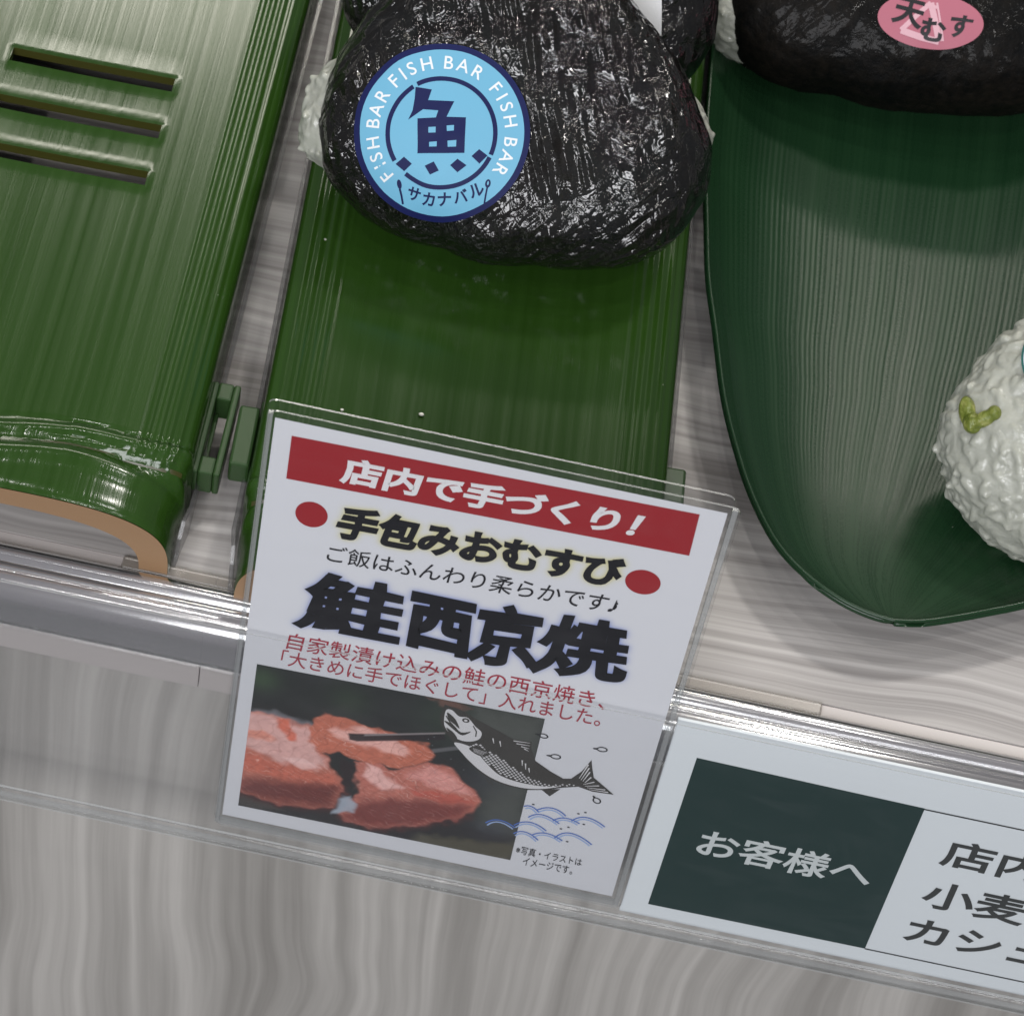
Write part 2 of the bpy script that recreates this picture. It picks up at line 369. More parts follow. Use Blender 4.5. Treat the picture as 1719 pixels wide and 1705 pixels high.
# ------------------------------------------------------------------ bamboo-shaped trays
def sm(a, b, x):
    t = min(max((x - a) / (b - a), 0), 1); return t * t * (3 - 2 * t)
def tray_profile(s, e):
    """s in -1..1 across; e 0 main body, 1 the rounded end section; returns x, z (mm)"""
    Wd, H = 47.6, 22.0
    n = 13.0 * (1 - e) + 3.4 * e
    w = Wd - 0.6 * e
    z = H * max(0.0, 1 - min(abs(s), 1) ** n) ** (1 / n)
    z += (1 - e) * 0.22 * math.sin((abs(s) - .70) / .052 * 2 * math.pi) * sm(.70, .76, abs(s)) * (1 - sm(.93, .97, abs(s)))
    return w * s, z - 0.5 * (1 - e) * math.cos(min(abs(s), 1) * math.pi / 2) ** 2
def sm(a, b, x):
    t = min(max((x - a) / (b - a), 0), 1); return t * t * (3 - 2 * t)
YS = sorted(set([0, .5, 1, 2.2] + [3.5 + .75 * k for k in range(32)] + [28 + 4 * k for k in range(17)] + [94.4, 95.0, 95.6, 100.1, 100.7, 101.3, 104, 108, 110.2, 110.8, 111.4, 115.9, 116.5, 117.1, 120, 124, 126.4, 127.0, 127.6, 132.1, 132.7, 133.3] + [134 + 6 * k for k in range(25)]))
def tray_surface(slots):
    # across samples: dense at shoulders, with lines on the slot ends
    half = [0, .1, .2, .3, .40, .412, 20.3 / 47.6, .432, .444, .47, .53, .59, .64, .69] + [.70 + .0065 * k for k in range(39)] + [.957, .962, .972, .980, .986, .991, .9945, .997, .9985, .9993, .9997, .9999, .99999, 1.0]
    cols = [-v for v in half[:0:-1]] + half
    V, uv = [], []
    for y in YS:
        for s in cols:
            e = 1 - sm(12.5, 20.5, y + 1.5 * math.cos(s * 5.5))
            x, z = tray_profile(s, e)
            wav = 1.3 * math.cos(s * 6.0 + 0.5) * max(0, 1 - abs(s) ** 4) + 2.2 * (1 - abs(s))
            d = y - (12.2 - wav)
            nx, nz = (x / 47.6) ** 3 * .6, max(0.3, z / 22.0)
            b = 1.1 * math.exp(-(d / 2.6) ** 2) - 1.25 * math.exp(-((d - 3.4) / .8) ** 2) - 0.7 * math.exp(-((d - 5.3) / .55) ** 2) + 0.5 * math.exp(-((d - 7.5) / 1.5) ** 2) - .55 * math.exp(-((d - 9.2) / .4) ** 2)
            b -= 0.9 * math.exp(-(y / 1.2))
            sl = max([math.exp(-((y - yy) / .9) ** 2) for a_ in (95.6, 111.4, 127.6) for yy in (a_, a_ + 4.5)]) if slots and abs(x) < 20.8 else 0
            V.append((x + b * nx, y, z + b * nz + .22 * sl)); uv.append((s, y))
    nc = len(cols); F = []
    for j in range(len(YS) - 1):
        for i in range(nc - 1):
            ym = (YS[j] + YS[j + 1]) / 2; xm = (V[j * nc + i][0] + V[j * nc + i + 1][0]) / 2
            if slots and abs(xm) < 20.25 and V[j * nc + i][2] > 15 and any(a < ym < a + 4.5 for a in (95.6, 111.4, 127.6)): continue
            a = j * nc + i; F.append((a, a + 1, a + nc + 1, a + nc))
    return V, F
def arch(e, w, H, n, npts=60):
    out = []
    for k in range(npts + 1):
        t = k / npts * math.pi; c, sn = math.cos(t), math.sin(t)
        out.append((-w * math.copysign(abs(c) ** (2 / n), c), H * abs(sn) ** (2 / n)))
    return out
def make_tray(label, loc, yaw, slots, clip_right, tab_left, tab_right):
    root = empty("bamboo_tray", loc, Matrix.Rotation(math.radians(yaw), 3, 'Z'))
    tag(root, label, "serving tray", "green plastic trays shaped like split bamboo")
    V, F = tray_surface(slots)
    o = mk("tray_body", V, F, [M_bamboo, M_olive], root, True); s_ = solid(o, 2.2, -1.0).modifiers[0]; s_.material_offset_rim = 1 if slots else 0
    es = o.modifiers.new('crisp_edges', 'EDGE_SPLIT'); es.split_angle = math.radians(50)
    # pale sawn end of the bamboo
    A = arch(1, 46.6, 21.2, 3.4); B = arch(1, 40.0, 15.6, 3.0)
    V = [(x, 0.0, z) for x, z in A] + [(x, 0.0, z) for x, z in B] + [(x, 9, z) for x, z in B]
    n = len(A); F = []
    for k in range(n - 1): F += [(k, k + 1, n + k + 1, n + k), (n + k, n + k + 1, 2 * n + k + 1, 2 * n + k)]
    bm_o = mk("sawn_end", [(x, y - .25, z) for x, y, z in V], F, M_tan, root, False)
    # olive line following the node groove
    V = []; F = []; m_ = 120
    for k in range(m_ + 1):
        s = -0.97 + 1.94 * k / m_
        wav = 1.3 * math.cos(s * 6.0 + 0.5) * max(0, 1 - abs(s) ** 4) + 2.2 * (1 - abs(s))
        for dy in (0, 0.7):
            y = 12.2 - wav + 3.1 + dy; e = 1 - sm(12.5, 20.5, y + 1.5 * math.cos(s * 5.5)); x, z = tray_profile(s, e)
            V.append((x * 1.002, y, z - 0.85))
    for k in range(m_): F.append((2 * k, 2 * k + 2, 2 * k + 3, 2 * k + 1))
    mk("node_ring", V, F, M_olive, root, True)
    # clear liner whose edges show along both sides
    for sd in (-1, 1):
        P = []
        ys = [2, 4, 7, 12, 20, 40, 90, 160, 270]
        hs = [3, 9, 12, 11, 9, 8, 8, 8, 8]
        for y, h in zip(ys, hs):
            xo = 48.6 if y > 10 else 47.2 + y * .1
            P += [(sd * xo, y, .4), (sd * (xo + .5), y, h)]
        F = [(2 * k, 2 * k + 2, 2 * k + 3, 2 * k + 1) for k in range(len(ys) - 1)]
        lo = mk("clear_liner", P, F, M_liner, root, False); solid(lo, 0.9, 0)
    if clip_right:
        x0 = 47.3; z0, z1 = 6.5, 14.0
        c = mk("clip_socket", *join([box(x0, x0 + 1.5, 20.0, 47.0, z0, z1), box(x0 + 5.0, x0 + 6.6, 20, 47.0, z0, z1), box(x0 + 1.5, x0 + 5.0, 20, 25.0, z0, z1), box(x0 + 1.5, x0 + 5.0, 42, 47.0, z0, z1), box(x0 + 1.5, x0 + 2.6, 25, 42, z0 + 1, z0 + 2.0)]), M_clip, root)
        bevel(c, 0.5)
    if tab_left:
        c = mk("clip_tab", *join([box(-53.0, -48.2, 28.5, 46, 7.0, 14.0), box(-48.2, -46.8, 26, 50, 6, 12)]), M_clip, root); bevel(c, 0.9)
    if tab_right:
        c = mk("clip_socket", *box(47.0, 52.3, 38, 48.5, 8.0, 14.0), M_clip, root); bevel(c, 0.7)
    return root
make_tray("empty green bamboo-shaped tray with three cut slots and pale sawn end", (-106.9, 11, 0.3), 1.3, True, True, False, False)
make_tray("green bamboo-shaped tray under the nori rice ball with blue sticker", (2.3, 11, 0.3), 3.3, False, False, True, True)

# ------------------------------------------------------------------ dark leaf-shaped tray
def interp(P, v):
    """Catmull-Rom through points, v in 0..1 by chord length"""
    P = [Vector((p[0], p[1] - 1.5, 0)) for p in P]; L = [0]
    for a, b in zip(P, P[1:]): L.append(L[-1] + (b - a).length)
    d = v * L[-1]; i = 0
    while i < len(P) - 2 and d > L[i + 1]: i += 1
    t = (d - L[i]) / (L[i + 1] - L[i]); p0 = P[max(i - 1, 0)]; p1 = P[i]; p2 = P[i + 1]; p3 = P[min(i + 2, len(P) - 1)]
    q = 0.5 * ((2 * p1) + (p2 - p0) * t + (2 * p0 - 5 * p1 + 4 * p2 - p3) * t * t + (3 * p1 - p0 - 3 * p2 + p3) * t ** 3)
    return q.x, q.y
LEFT = [(104, 33.4), (97.5, 34.2), (90.5, 36.6), (82.5, 41.4), (75.3, 48.2), (69, 58.5), (63.8, 70.5), (58, 88), (53.2, 109.3), (49.8, 124), (47.4, 140), (43.5, 170), (41.0, 205), (38, 245), (36, 300)]
RIGHT = [(104, 33.4), (110.5, 34.9), (118.4, 38.3), (126.5, 42.3), (134.7, 46.6), (152, 57), (172, 73), (190, 96), (204, 126), (214, 165), (220, 210), (222, 255), (223, 300)]
def leaf_pt(s, v):
    a = interp(LEFT, v); b = interp(RIGHT, v)
    x = a[0] + (b[0] - a[0]) * s; y = a[1] + (b[1] - a[1]) * s
    # bow rows towards the tip so that the front stays rounded
    q = abs(2 * s - 1)
    side = 1 - q ** 6.0
    d = max(y - 32, 0)
    rim = 14.2
    front = 10.4 * (1 - min(d / 125, 1)) ** 2 + 2.3 * (1 - min(d / 42, 1)) ** 2
    z = 1.5 + front + (rim - 1.5 - front) * (1 - side)
    if s < 0.02 and v > .08: z += 0.35
    return (x, y, z)
leaf = empty("leaf_tray", (104, 33.4, 0.3))
tag(leaf, "dark green leaf-shaped ribbed tray with pointed front, at the right", "serving tray")
V, F, uv = grid(90, 110, lambda s, v: tuple(np.subtract(leaf_pt(0.5 - 0.5 * math.cos(math.pi * s) if True else s, v ** 1.35), (104, 33.4, 0.6))))
uvs = [(0.5 - 0.5 * math.cos(math.pi * a), b) for a, b in uv]
lo = mk("tray_bowl", V, F, M_leaf, leaf, True, uvs); solid(lo, 1.3, -1.0)
P = []; 
for k in range(100):
    v = k / 99; a = interp(LEFT, v ** 1.2); P.append((a[0] - 104, a[1] - 33.4, 14.2 - .4))
for k in range(60):
    v = k / 59
def tube(path, r, nseg=8):
    V, F = [], []
    for i, p in enumerate(path):
        d = Vector(path[min(i + 1, len(path) - 1)]) - Vector(path[max(i - 1, 0)]); d.normalize()
        s = d.cross(Vector((0, 0, 1))); s.normalize(); t = s.cross(d)
        for k in range(nseg):
            a = 2 * math.pi * k / nseg; V.append(tuple(Vector(p) + (s * math.cos(a) + t * math.sin(a)) * r))
    for i in range(len(path) - 1):
        for k in range(nseg): F.append((i * nseg + k, i * nseg + (k + 1) % nseg, (i + 1) * nseg + (k + 1) % nseg, (i + 1) * nseg + k))
    return V, F
RP = [interp(RIGHT, (k / 79) ** 1.2) for k in range(80)]
mk("tray_rim", *join([tube(P, 0.55), tube([(x - 104, y - 33.4, 13.8) for k, (x, y) in enumerate(RP)], 0.5)]), M_leaf, leaf, True)

# ------------------------------------------------------------------ rice balls
def radial(tab):
    """closed outline as radius over angle from (dx, dy) pairs"""
    A = sorted((math.atan2(y, x) % (2 * math.pi), math.hypot(x, y)) for x, y in tab)
    th = np.array([a for a, _ in A]); ra = np.array([r for _, r in A])
    th3 = np.concatenate([th - 2 * math.pi, th, th + 2 * math.pi]); ra3 = np.concatenate([ra, ra, ra])
    g = np.linspace(0, 2 * math.pi, 361)[:-1]; y = np.interp(g, th3, ra3)
    k = np.exp(-(np.arange(-12, 13) / 3.6) ** 2); k /= k.sum()
    y = np.convolve(np.concatenate([y[-12:], y, y[:12]]), k, 'valid')
    return lambda t: float(np.interp(t % (2 * math.pi), np.concatenate([g, [2 * math.pi]]), np.concatenate([y, y[:1]])))
class Ball:
    def __init__(s, tab, scale, T, p=3.5, q=2.5):
        s.rho = radial([(x * scale, y * scale) for x, y in tab]); s.T = T; s.p = p; s.q = q
    def front(s, a, b):
        r = math.hypot(a, b) / s.rho(math.atan2(b, a)); return s.T * max(0, 1 - r ** s.p) ** (1 / s.q)
    def mesh(s, nu=150, nv=110, disp=None, grow=1.0):
        V, F = [], []
        for j in range(nv + 1):
            ph = math.pi * j / nv; r = math.sin(ph) ** (2 / s.p) if 0 < j < nv else 0.0
            c = math.copysign(abs(math.cos(ph)) ** (2 / s.q), math.cos(ph)) * s.T
            for i in range(nu):
                t = 2 * math.pi * i / nu; R = s.rho(t) * r * grow
                p = Vector((R * math.cos(t), R * math.sin(t), c * grow))
                if disp: 
                    nn = Vector((p.x / 40, p.y / 40, p.z / 20)); nn.normalize(); p += nn * disp(p)
                V.append(p)
        for j in range(nv):
            for i in range(nu):
                a = j * nu + i; b = j * nu + (i + 1) % nu; F.append((a, a + nu, b + nu, b))
        return V, F
FOLDS = ((.80, .60, 21, .7), (-.86, .5, 27, .6), (.25, -.97, 27, .55), (.97, -.25, 30, .5))
def crinkle(p):
    w = 3 * noise.noise(p * .08)
    d = 0.30 * noise.noise(p * 0.09) + 0.30 * noise.noise(p * 0.2) + 0.25 * abs(noise.noise(Vector(((p.x + p.y) * .5, (p.y - p.x) * .10, p.z * .3))))
    for nx, ny, k, hgt in FOLDS:
        q = p.x * nx + p.y * ny + w - k; d += hgt / (1 + math.exp(-max(min(q * 2.2, 30), -30)))
    return d
def grains(p):
    q = p + Vector((noise.noise(p * .2), noise.noise(p * .2 + Vector((9, 2, 4))), noise.noise(p * .2 + Vector((3, 8, 1))))) * 2.5
    d = noise.voronoi(Vector((q.x * .24, q.y * .17, q.z * .2)))[0]; d2 = noise.voronoi(q * 0.10 + Vector((5, 1, 2)))[0]
    return 1.9 * min(d[1] - d[0], .45) + 1.3 * (0.5 - d2[0]) + .8 * noise.noise(p * .12) + .25 * noise.noise(p * .5)
def add_grains(V, F, n, keep, seed, size=1.0, lift=0.25):
    rs = random.Random(seed); V = [Vector(v) for v in V]; out = [tuple(v) for v in V]; FF = list(F); made = 0
    cand = []
    for f in F:
        c = (V[f[0]] + V[f[1]] + V[f[2]] + V[f[3]]) / 4
        if keep(c):
            nn = (V[f[2]] - V[f[0]]).cross(V[f[3]] - V[f[1]]); A = nn.length
            if A > 1e-6: cand.append((c, nn / A, A))
    tot = sum(k[2] for k in cand); acc = []; t = 0
    for k in cand: t += k[2]; acc.append(t)
    import bisect
    for _ in range(n):
        c, nn, A = cand[min(bisect.bisect(acc, rs.random() * tot), len(cand) - 1)]
        t = Vector((rs.gauss(0, 1), rs.gauss(0, 1), rs.gauss(0, 1))); t = t - nn * t.dot(nn) * rs.uniform(.75, 1.0); t.normalize(); bt = nn.cross(t); bt.normalize(); n2 = t.cross(bt)
        L, wd, ht = rs.uniform(2.2, 2.9) * size, rs.uniform(1.05, 1.35) * size, rs.uniform(.85, 1.1) * size
        c = c + nn * rs.uniform(-1.15, lift) + Vector((rs.uniform(-.6, .6), rs.uniform(-.6, .6), 0)); base = len(out)
        for j in range(7):
            ph = math.pi * j / 6
            for i in range(10):
                a = 2 * math.pi * i / 10; x = L * math.cos(ph); q = math.sin(ph) ** .8
                out.append(tuple(c + t * x + bt * (wd * q * math.cos(a) + .25 * math.cos(ph * 2)) + n2 * (ht * q * math.sin(a))))
        for j in range(6):
            for i in range(10): FF.append((base + j * 10 + i, base + (j + 1) * 10 + i, base + (j + 1) * 10 + (i + 1) % 10, base + j * 10 + (i + 1) % 10))
    return out, FF
def sticky(o, vox=0.00034):
    m = o.modifiers.new("merged", 'REMESH'); m.mode = 'VOXEL'; m.voxel_size = vox; m.use_smooth_shade = True
    m = o.modifiers.new("soft", 'SMOOTH'); m.factor = 0.5; m.iterations = 6; return o
def frame(tilt=0, roll=0, pan=0):
    """axes (right, up in the face, face normal) of a rice ball leaning back on its tray"""
    M = Matrix((R_, U_, B_)).transposed()
    return M @ Matrix.Rotation(math.radians(tilt), 3, 'X') @ Matrix.Rotation(math.radians(pan), 3, 'Y') @ Matrix.Rotation(math.radians(roll), 3, 'Z')
def rest(root_loc, M, V, name):
    z = min((M @ Vector(v)).z for v in V) + root_loc[2]; print("REST", name, round(z, 2))

MAIN = [(320, -60), (310, -120), (275, -195), (215, -238), (135, -256), (35, -249), (-115, -224), (-200, -204), (-240, -182), (-285, -145), (-317, -90), (-323, -20), (-305, 60), (-265, 130), (-210, 190), (-165, 260), (-105, 320), (-25, 345), (65, 320), (135, 260), (185, 190), (215, 150), (265, 70), (300, -10)]
K = 0.1429
main = Ball(MAIN, K, 19.0)
FOOT = (0, -36, 0)                                         # the point the ball stands on, in its own frame
def loc(V): return [(v[0] - FOOT[0], v[1] - FOOT[1], v[2] - FOOT[2]) for v in V]
def make_onigiri(label, C, M, ball, rice_shift, noriM, seed, group=None):
    root = empty("rice_ball", Vector(C) + M @ Vector(FOOT), M); tag(root, label, "rice ball", group)
    off = Vector((seed * 13.7, seed * 5.1, seed * 3.3))
    V, F = ball.mesh(190, 140, lambda p: crinkle(p) + .25 * noise.noise(p * .2 + off)); mk("nori", loc(V), F, noriM, root, True); rest(C, M, V, label[:20])
    V, F = ball.mesh(120, 70, lambda p: grains(p + off), 0.97)
    sx, sy, sz, lobe = rice_shift
    V2 = []
    for v in V:
        w = max(0.0, min(1.0, (-v.x / 45 - .35) / .65)) * (sm(-19, -10, v.y) * (1 - sm(6, 17, v.y)) if seed == 1 else 1); w2 = max(0.0, min(1.0, (v.x / 45 - .55) / .4)) * max(0.0, min(1.0, (v.y + 14) / 6)) * (1 if seed < 3 else 0)
        V2.append((v.x * 0.99 + sx - lobe * w + 3.4 * w2, v.y * .93 + sy, v.z * .80 + sz))
    V2, F = add_grains(V2, F, 420, lambda c: abs(c.x) > 30 or c.z > 30, seed, 0.95, -.3); sticky(mk("rice", loc(V2), F, M_rice, root, True))
    return root
M1 = frame(); C1 = (-5.0, 129.0, 50.4)
ball1 = make_onigiri("large nori rice ball in cling film with round light blue sticker", C1, M1, main, (0.0, 1.0, -3.5, 6.6), M_nori, 1)
C2 = (-9.5, 180.3, 50.2)
ball2 = make_onigiri("film-wrapped nori rice ball with white label, behind the one with the blue sticker", C2, M1, main, (0.5, 1.0, -2.0, 0.0), M_nori, 2)
def on_face(ball, lift, cx=0, cy=0, sc=1.0, disp=None):
    """lays flat artwork on the face of a ball, following its wrinkles"""
    F0 = FOOT
    def f(v):
        a, b = cx + v[0] * sc, cy + v[1] * sc
        p = Vector((a, b, ball.front(a, b))); n = Vector((p.x / 40, p.y / 40, p.z / 20)); n.normalize()
        p = p + n * ((0.9 * disp(p) if disp else 0) + lift + v[2]); return (p.x - F0[0], p.y - F0[1], p.z - F0[2])
    return f
def wrap(seed):
    """the stiffer label paper follows only the broad folds of the film"""
    off = Vector((seed * 13.7, seed * 5.1, seed * 3.3))
    def f(p):
        w = 3 * noise.noise(p * .08); d = 0.30 * noise.noise(p * 0.09) + .25 * noise.noise(p * .2 + off) + .12 * noise.noise(p * .16)
        for nx, ny, k, hgt in FOLDS: d += hgt / (1 + math.exp(-max(min((p.x * nx + p.y * ny + w - k) * .55 + .5, 30), -30)))
        return d
    return f
def dense(P, n):                                           # resample closed outline
    out = []
    for i, p in enumerate(P):
        q = P[(i + 1) % len(P)]
        for k in range(n): out.append((p[0] + (q[0] - p[0]) * k / n, p[1] + (q[1] - p[1]) * k / n))
    return out
def disc(r, n=72, rings=14, z=0.0, rx=1.0, ry=1.0):
    V = [(0, 0, z)]; F = []
    for k in range(1, rings + 1):
        for i in range(n):
            t = 2 * math.pi * i / n; V.append((r * rx * k / rings * math.cos(t), r * ry * k / rings * math.sin(t), z))
    for i in range(n): F.append((0, 1 + i, 1 + (i + 1) % n))
    for k in range(rings - 1):
        for i in range(n):
            a = 1 + k * n + i; b = 1 + k * n + (i + 1) % n; F.append((a, a + n, b + n, b))
    return V, F
# round sticker; artwork in units of 1/712 of its radius, y up
SR = 20.0 / 712
fS = on_face(main, 1.0, (748 - 865) * K, (190 - 238) * K, SR, wrap(1))
zt = 1 / SR if False else 1.0
def Z(k): return 0.06 * k
V, F = disc(712, rings=16); st = mk("sticker", [fS(v) for v in V], F, M_navy, ball1, True)
V, F = disc(664, rings=16, z=Z(1)); mk("sticker_face", [fS(v) for v in V], F, M_sky, st, True)
ax, ay = 818, 828
def px(P): return [(x - ax, ay - y) for x, y in P]
parts = []
for a0, a1 in ((-26, 114), (117, 222), (-120, -31)):
    P = [((435) * math.sin(math.radians(t)) - 2, (435) * math.cos(math.radians(t)) - 6) for t in np.linspace(a0, a1, 50)]; parts.append(stroke(P, 36, z=Z(2)))
kan = px([(610, 465), (740, 487), (710, 572), (920, 583), (857, 707), (1013, 712), (1000, 997), (622, 997), (622, 718), (772, 712), (792, 655), (668, 645), (600, 690), (545, 727), (582, 650), (600, 560)])
parts.append(refine(poly(kan, Z(2)), 4))
for q in ([(515, 1022), (580, 1078), (515, 1137), (447, 1078)], [(683, 1095), (755, 1063), (795, 1135), (725, 1165)], [(887, 1093), (945, 1043), (1018, 1095), (945, 1150)], [(1058, 1022), (1120, 967), (1187, 1018), (1122, 1082)]):
    parts.append(poly(px(q), Z(2)))
for ch, x, y, rt in (("サ", 592, 1318, -16), ("カ", 712, 1358, -9), ("ナ", 838, 1362, 0), ("バ", 968, 1338, 10), ("ル", 1096, 1292, 20)):
    parts.append(text_at(ch, x - ax, ay - y, 105, math.radians(rt), Z(2), 0.025))
parts += [stroke(px([(500, 1395), (488, 1330), (475, 1275)]), 16, z=Z(2)), poly(ellipse(472 - ax, ay - 1240, 18, 38, math.radians(-25) + .6), Z(2)), stroke(px([(1160, 1398), (1172, 1330), (1186, 1265)]), 14, z=Z(2)), poly(ellipse(1190 - ax, ay - 1240, 22, 34, -.2), Z(2))]
mk("emblem", *flat(parts, fS), M_navy, st)
parts = [poly(px(q), Z(3)) for q in ([(712, 788), (770, 786), (768, 832), (710, 833)], [(858, 777), (918, 773), (917, 817), (860, 821)], [(715, 908), (778, 903), (778, 943), (716, 945)], [(866, 898), (938, 893), (934, 945), (868, 947)])]
parts.append(poly(ellipse(1191 - ax, ay - 1236, 7, 16, -.2), Z(3)))
mk("emblem_gap", *flat(parts, fS), M_sky, st)
parts = []
for ch, an in zip("FISHBARFISHBARFISHBAR", (-127.5, -117.5, -110, -98, -81.8, -70.6, -57.6, -42.2, -33.2, -24.6, -12, 6, 18.2, 31.6, 51.2, 60.2, 69, 81.3, 98.6, 110.8, 123)):
    t = math.radians(an); parts.append(text_at(ch, 560 * math.sin(t), 560 * math.cos(t), 104, -t, Z(2), 0.008))
mk("lettering", *flat(parts, fS), M_stw, st)
# small price label on the ball behind
fP = on_face(main, 1.0, 26.5, -14, 1.0, wrap(2))
V, F, _ = grid(6, 8, lambda s, t: (-5 + 9 * s, -6 + 22 * t, 0))
mk("price_label", [fP(v) for v in V], F, M_label, ball2, True)

# rice ball on the leaf tray, at the top edge
RT = [(-325, -180), (-275, -222), (-160, -240), (0, -273), (80, -280), (159, -272), (270, -210), (330, -110), (320, 10), (240, 160), (100, 310), (0, 340), (-120, 300), (-240, 150), (-320, -10), (-345, -110)]
ball3 = Ball(RT, 0.161, 21.0)
FOOT = (0, -38, 0)
M3 = frame(-14, 0, 0); C3 = (91.5, 236.9, 33.5)
b3 = make_onigiri("dark nori rice ball with oval pink sticker on the leaf tray", C3, M3, ball3, (-3.5, 1.5, -1.0, 6.0), M_nori2, 3)
fO = on_face(ball3, 1.0, -3.2, -28.6, 1.0, wrap(3))
V, F = disc(13.2, rings=12, ry=0.50); rotp = math.radians(-6)
def rt(v): return (v[0] * math.cos(rotp) - v[1] * math.sin(rotp), v[0] * math.sin(rotp) + v[1] * math.cos(rotp), v[2])
s3 = mk("sticker", [fO(rt(v)) for v in V], F, M_pink, b3, True)
TR = [(-2.5, -4.0), (-7.2, -3.0), (-0.6, 4.6), (0.6, 4.9), (3.4, -5.0), (1.6, -5.2), (0.4, 1.5)]
mk("rice_ball_drawing", *flat([fine_stroke([(-7.0, -3.0), (-0.3, 4.2)], 1.2, z=.08), fine_stroke([(-0.3, 4.2), (2.6, -4.6)], 1.6, z=.09), fine_stroke([(-7.0, -3.0), (-1.5, -4.2), (2.6, -4.6)], 1.5, z=.10), fine_stroke([(1.2, 4.4), (3.6, -4.4)], 0.5, z=.11), fine_stroke([(-1.2, 3.6), (1.6, 3.2)], 0.8, z=.115)], lambda v: fO(rt(v))), M_pinkl, s3)
mk("lettering", *flat([text_quad("天", (-10, -1.3), (-2.2, -2.6), (-0.9, 4.0), (-8.6, 5.4), .13, .03), text_quad("む", (-2.6, -4.6), (3.8, -5.0), (4.2, 0.3), (-1.8, 0.6), .13, .035), text_quad("す", (4.4, -3.6), (9.6, -2.8), (10.8, 1.8), (5.2, 2.2), .13, .035)], lambda v: fO(rt(v))), M_black, s3)

# white rice ball with edamame, right edge
ED = [(-183, 15), (-165, 68), (-125, 125), (-46, 196), (40, 215), (120, 185), (185, 110), (205, 10), (190, -90), (120, -175), (30, -200), (-46, -190), (-105, -160), (-145, -115), (-175, -45)]
ball4 = Ball(ED, 0.1422, 21.0, 2.3, 2.2)
FOOT = (0, -27, 0)
M4 = frame(-6, 0, 0); C4 = (134.5, 82.1, 27.5)
b4 = empty("rice_ball", Vector(C4) + M4 @ Vector(FOOT), M4); tag(b4, "white rice ball with green edamame beans, at the right edge of the leaf tray", "rice ball")
V, F = ball4.mesh(200, 140, lambda p: .6 * noise.noise(p * .12) + .5 * noise.noise(p * .3)); V, F = add_grains(V, F, 1500, lambda c: c.z > -9, 11, 1.1, -.45); sticky(mk("rice", loc(V), F, M_rice, b4, True)); rest(C4, M4, V, 'edamame')
fE = on_face(ball4, 0.2)
def blob(cx, cy, rx, ry, rz, rot):
    V, F = [], []
    for j in range(13):
        ph = math.pi * j / 12
        for i in range(20):
            t = 2 * math.pi * i / 20; x, y, z = rx * math.sin(ph) * math.cos(t), ry * math.sin(ph) * math.sin(t), rz * math.cos(ph)
            a, b = cx + x * math.cos(rot) - y * math.sin(rot), cy + x * math.sin(rot) + y * math.cos(rot)
            V.append((a - FOOT[0], b - FOOT[1], ball4.front(cx, cy) + z - FOOT[2] + .3 + 0.7 * noise.noise(Vector((a * .5, b * .5, z)))))
    for j in range(12):
        for i in range(20): F.append((j * 20 + i, (j + 1) * 20 + i, (j + 1) * 20 + (i + 1) % 20, j * 20 + (i + 1) % 20))
    return V, F
for args in (((-21.4, 5.8, 2.1, 3.9, 2.4, .12), (-20.4, 2.9, 2.6, 2.4, 2.5, .5), (-17.9, 3.8, 3.0, 1.9, 2.0, .45), (-16.0, 4.9, 1.7, 1.9, 1.9, .2)), ((-6.6, -1.8, 1.6, 3.6, 2.4, -.1),)):
    sticky(mk("edamame", *join([blob(*a) for a in args]), M_bean, b4, True), 0.0003)
V, F = disc(10.5, rings=12); fE2 = on_face(ball4, 2.0, 1.2, 15.5)
s4 = mk("sticker", [fE2(v) for v in V], F, M_teal, b4, True)
V, F = stroke([(9.9 * math.cos(t), 9.9 * math.sin(t)) for t in np.linspace(2.4, 3.9, 30)], .25, z=.08); mk("sticker_line", [fE2(v) for v in V], F, M_stw, s4)

# ------------------------------------------------------------------ price rail (clear plastic channel along the shelf edge)
rail = empty("price_rail", (20, 0, 0)); tag(rail, "long clear plastic price rail clipped along the front edge of the shelf", "price rail")
def extrude(name, prof, m, t=0, x0=-420, x1=520, off=0, smooth=False, n=1):
    V = []; F = []; k = len(prof)
    for i in range(n + 1): V += [(x0 + (x1 - x0) * i / n, y, z) for y, z in prof]
    for i in range(n):
        for j in range(k - 1): a = i * k + j; F.append((a, a + 1, a + k + 1, a + k))
    o = mk(name, V, F, m, rail, smooth)
    if t: solid(o, t, off)
    return o
def arc(cy, cz, r, a0, a1, n=8): return [(cy + r * math.cos(math.radians(a0 + (a1 - a0) * k / n)), cz + r * math.sin(math.radians(a0 + (a1 - a0) * k / n))) for k in range(n + 1)]
slope = math.tan(math.radians(5))
def plane_y(z, d): return -4.0 + slope * z + d
flange = [(10.5, 0.4)] + [(10.4 - 4.6 * k / 12, 0.5 + 1.9 * math.sin(math.pi * (0.10 + 0.82 * k / 12))) for k in range(13)] + [(5.3, 1.2), (4.7, 1.7), (4.1, 1.5)] + arc(3.2, -3.7, 5.0, 84, 180, 14) + [(-2.0, -5.6), (-2.25, -7.6), (-2.4, -9.4), (-2.45, -10.6)]
extrude("rail_flange", [(y - 20 * 0, z) for y, z in flange], M_ridge, 0.8, x0=-440, x1=500, smooth=True)
back = [(-2.5, -10.9)] + [(plane_y(z, 2.4), z) for z in (-14, -40, -66)] + [(plane_y(-70, 2.0), -70.5), (plane_y(-72, .8), -72.6), (plane_y(-72, -.8), -72.6), (plane_y(-70, -2.0), -70.5)]
extrude("rail_back", back, M_pocket, 0.8, x0=-440, x1=500, smooth=True)
front = [(plane_y(-70.3, -2.0), -70.3), (plane_y(-66, -2.2), -66), (plane_y(9.9, -2.2), 9.9)]
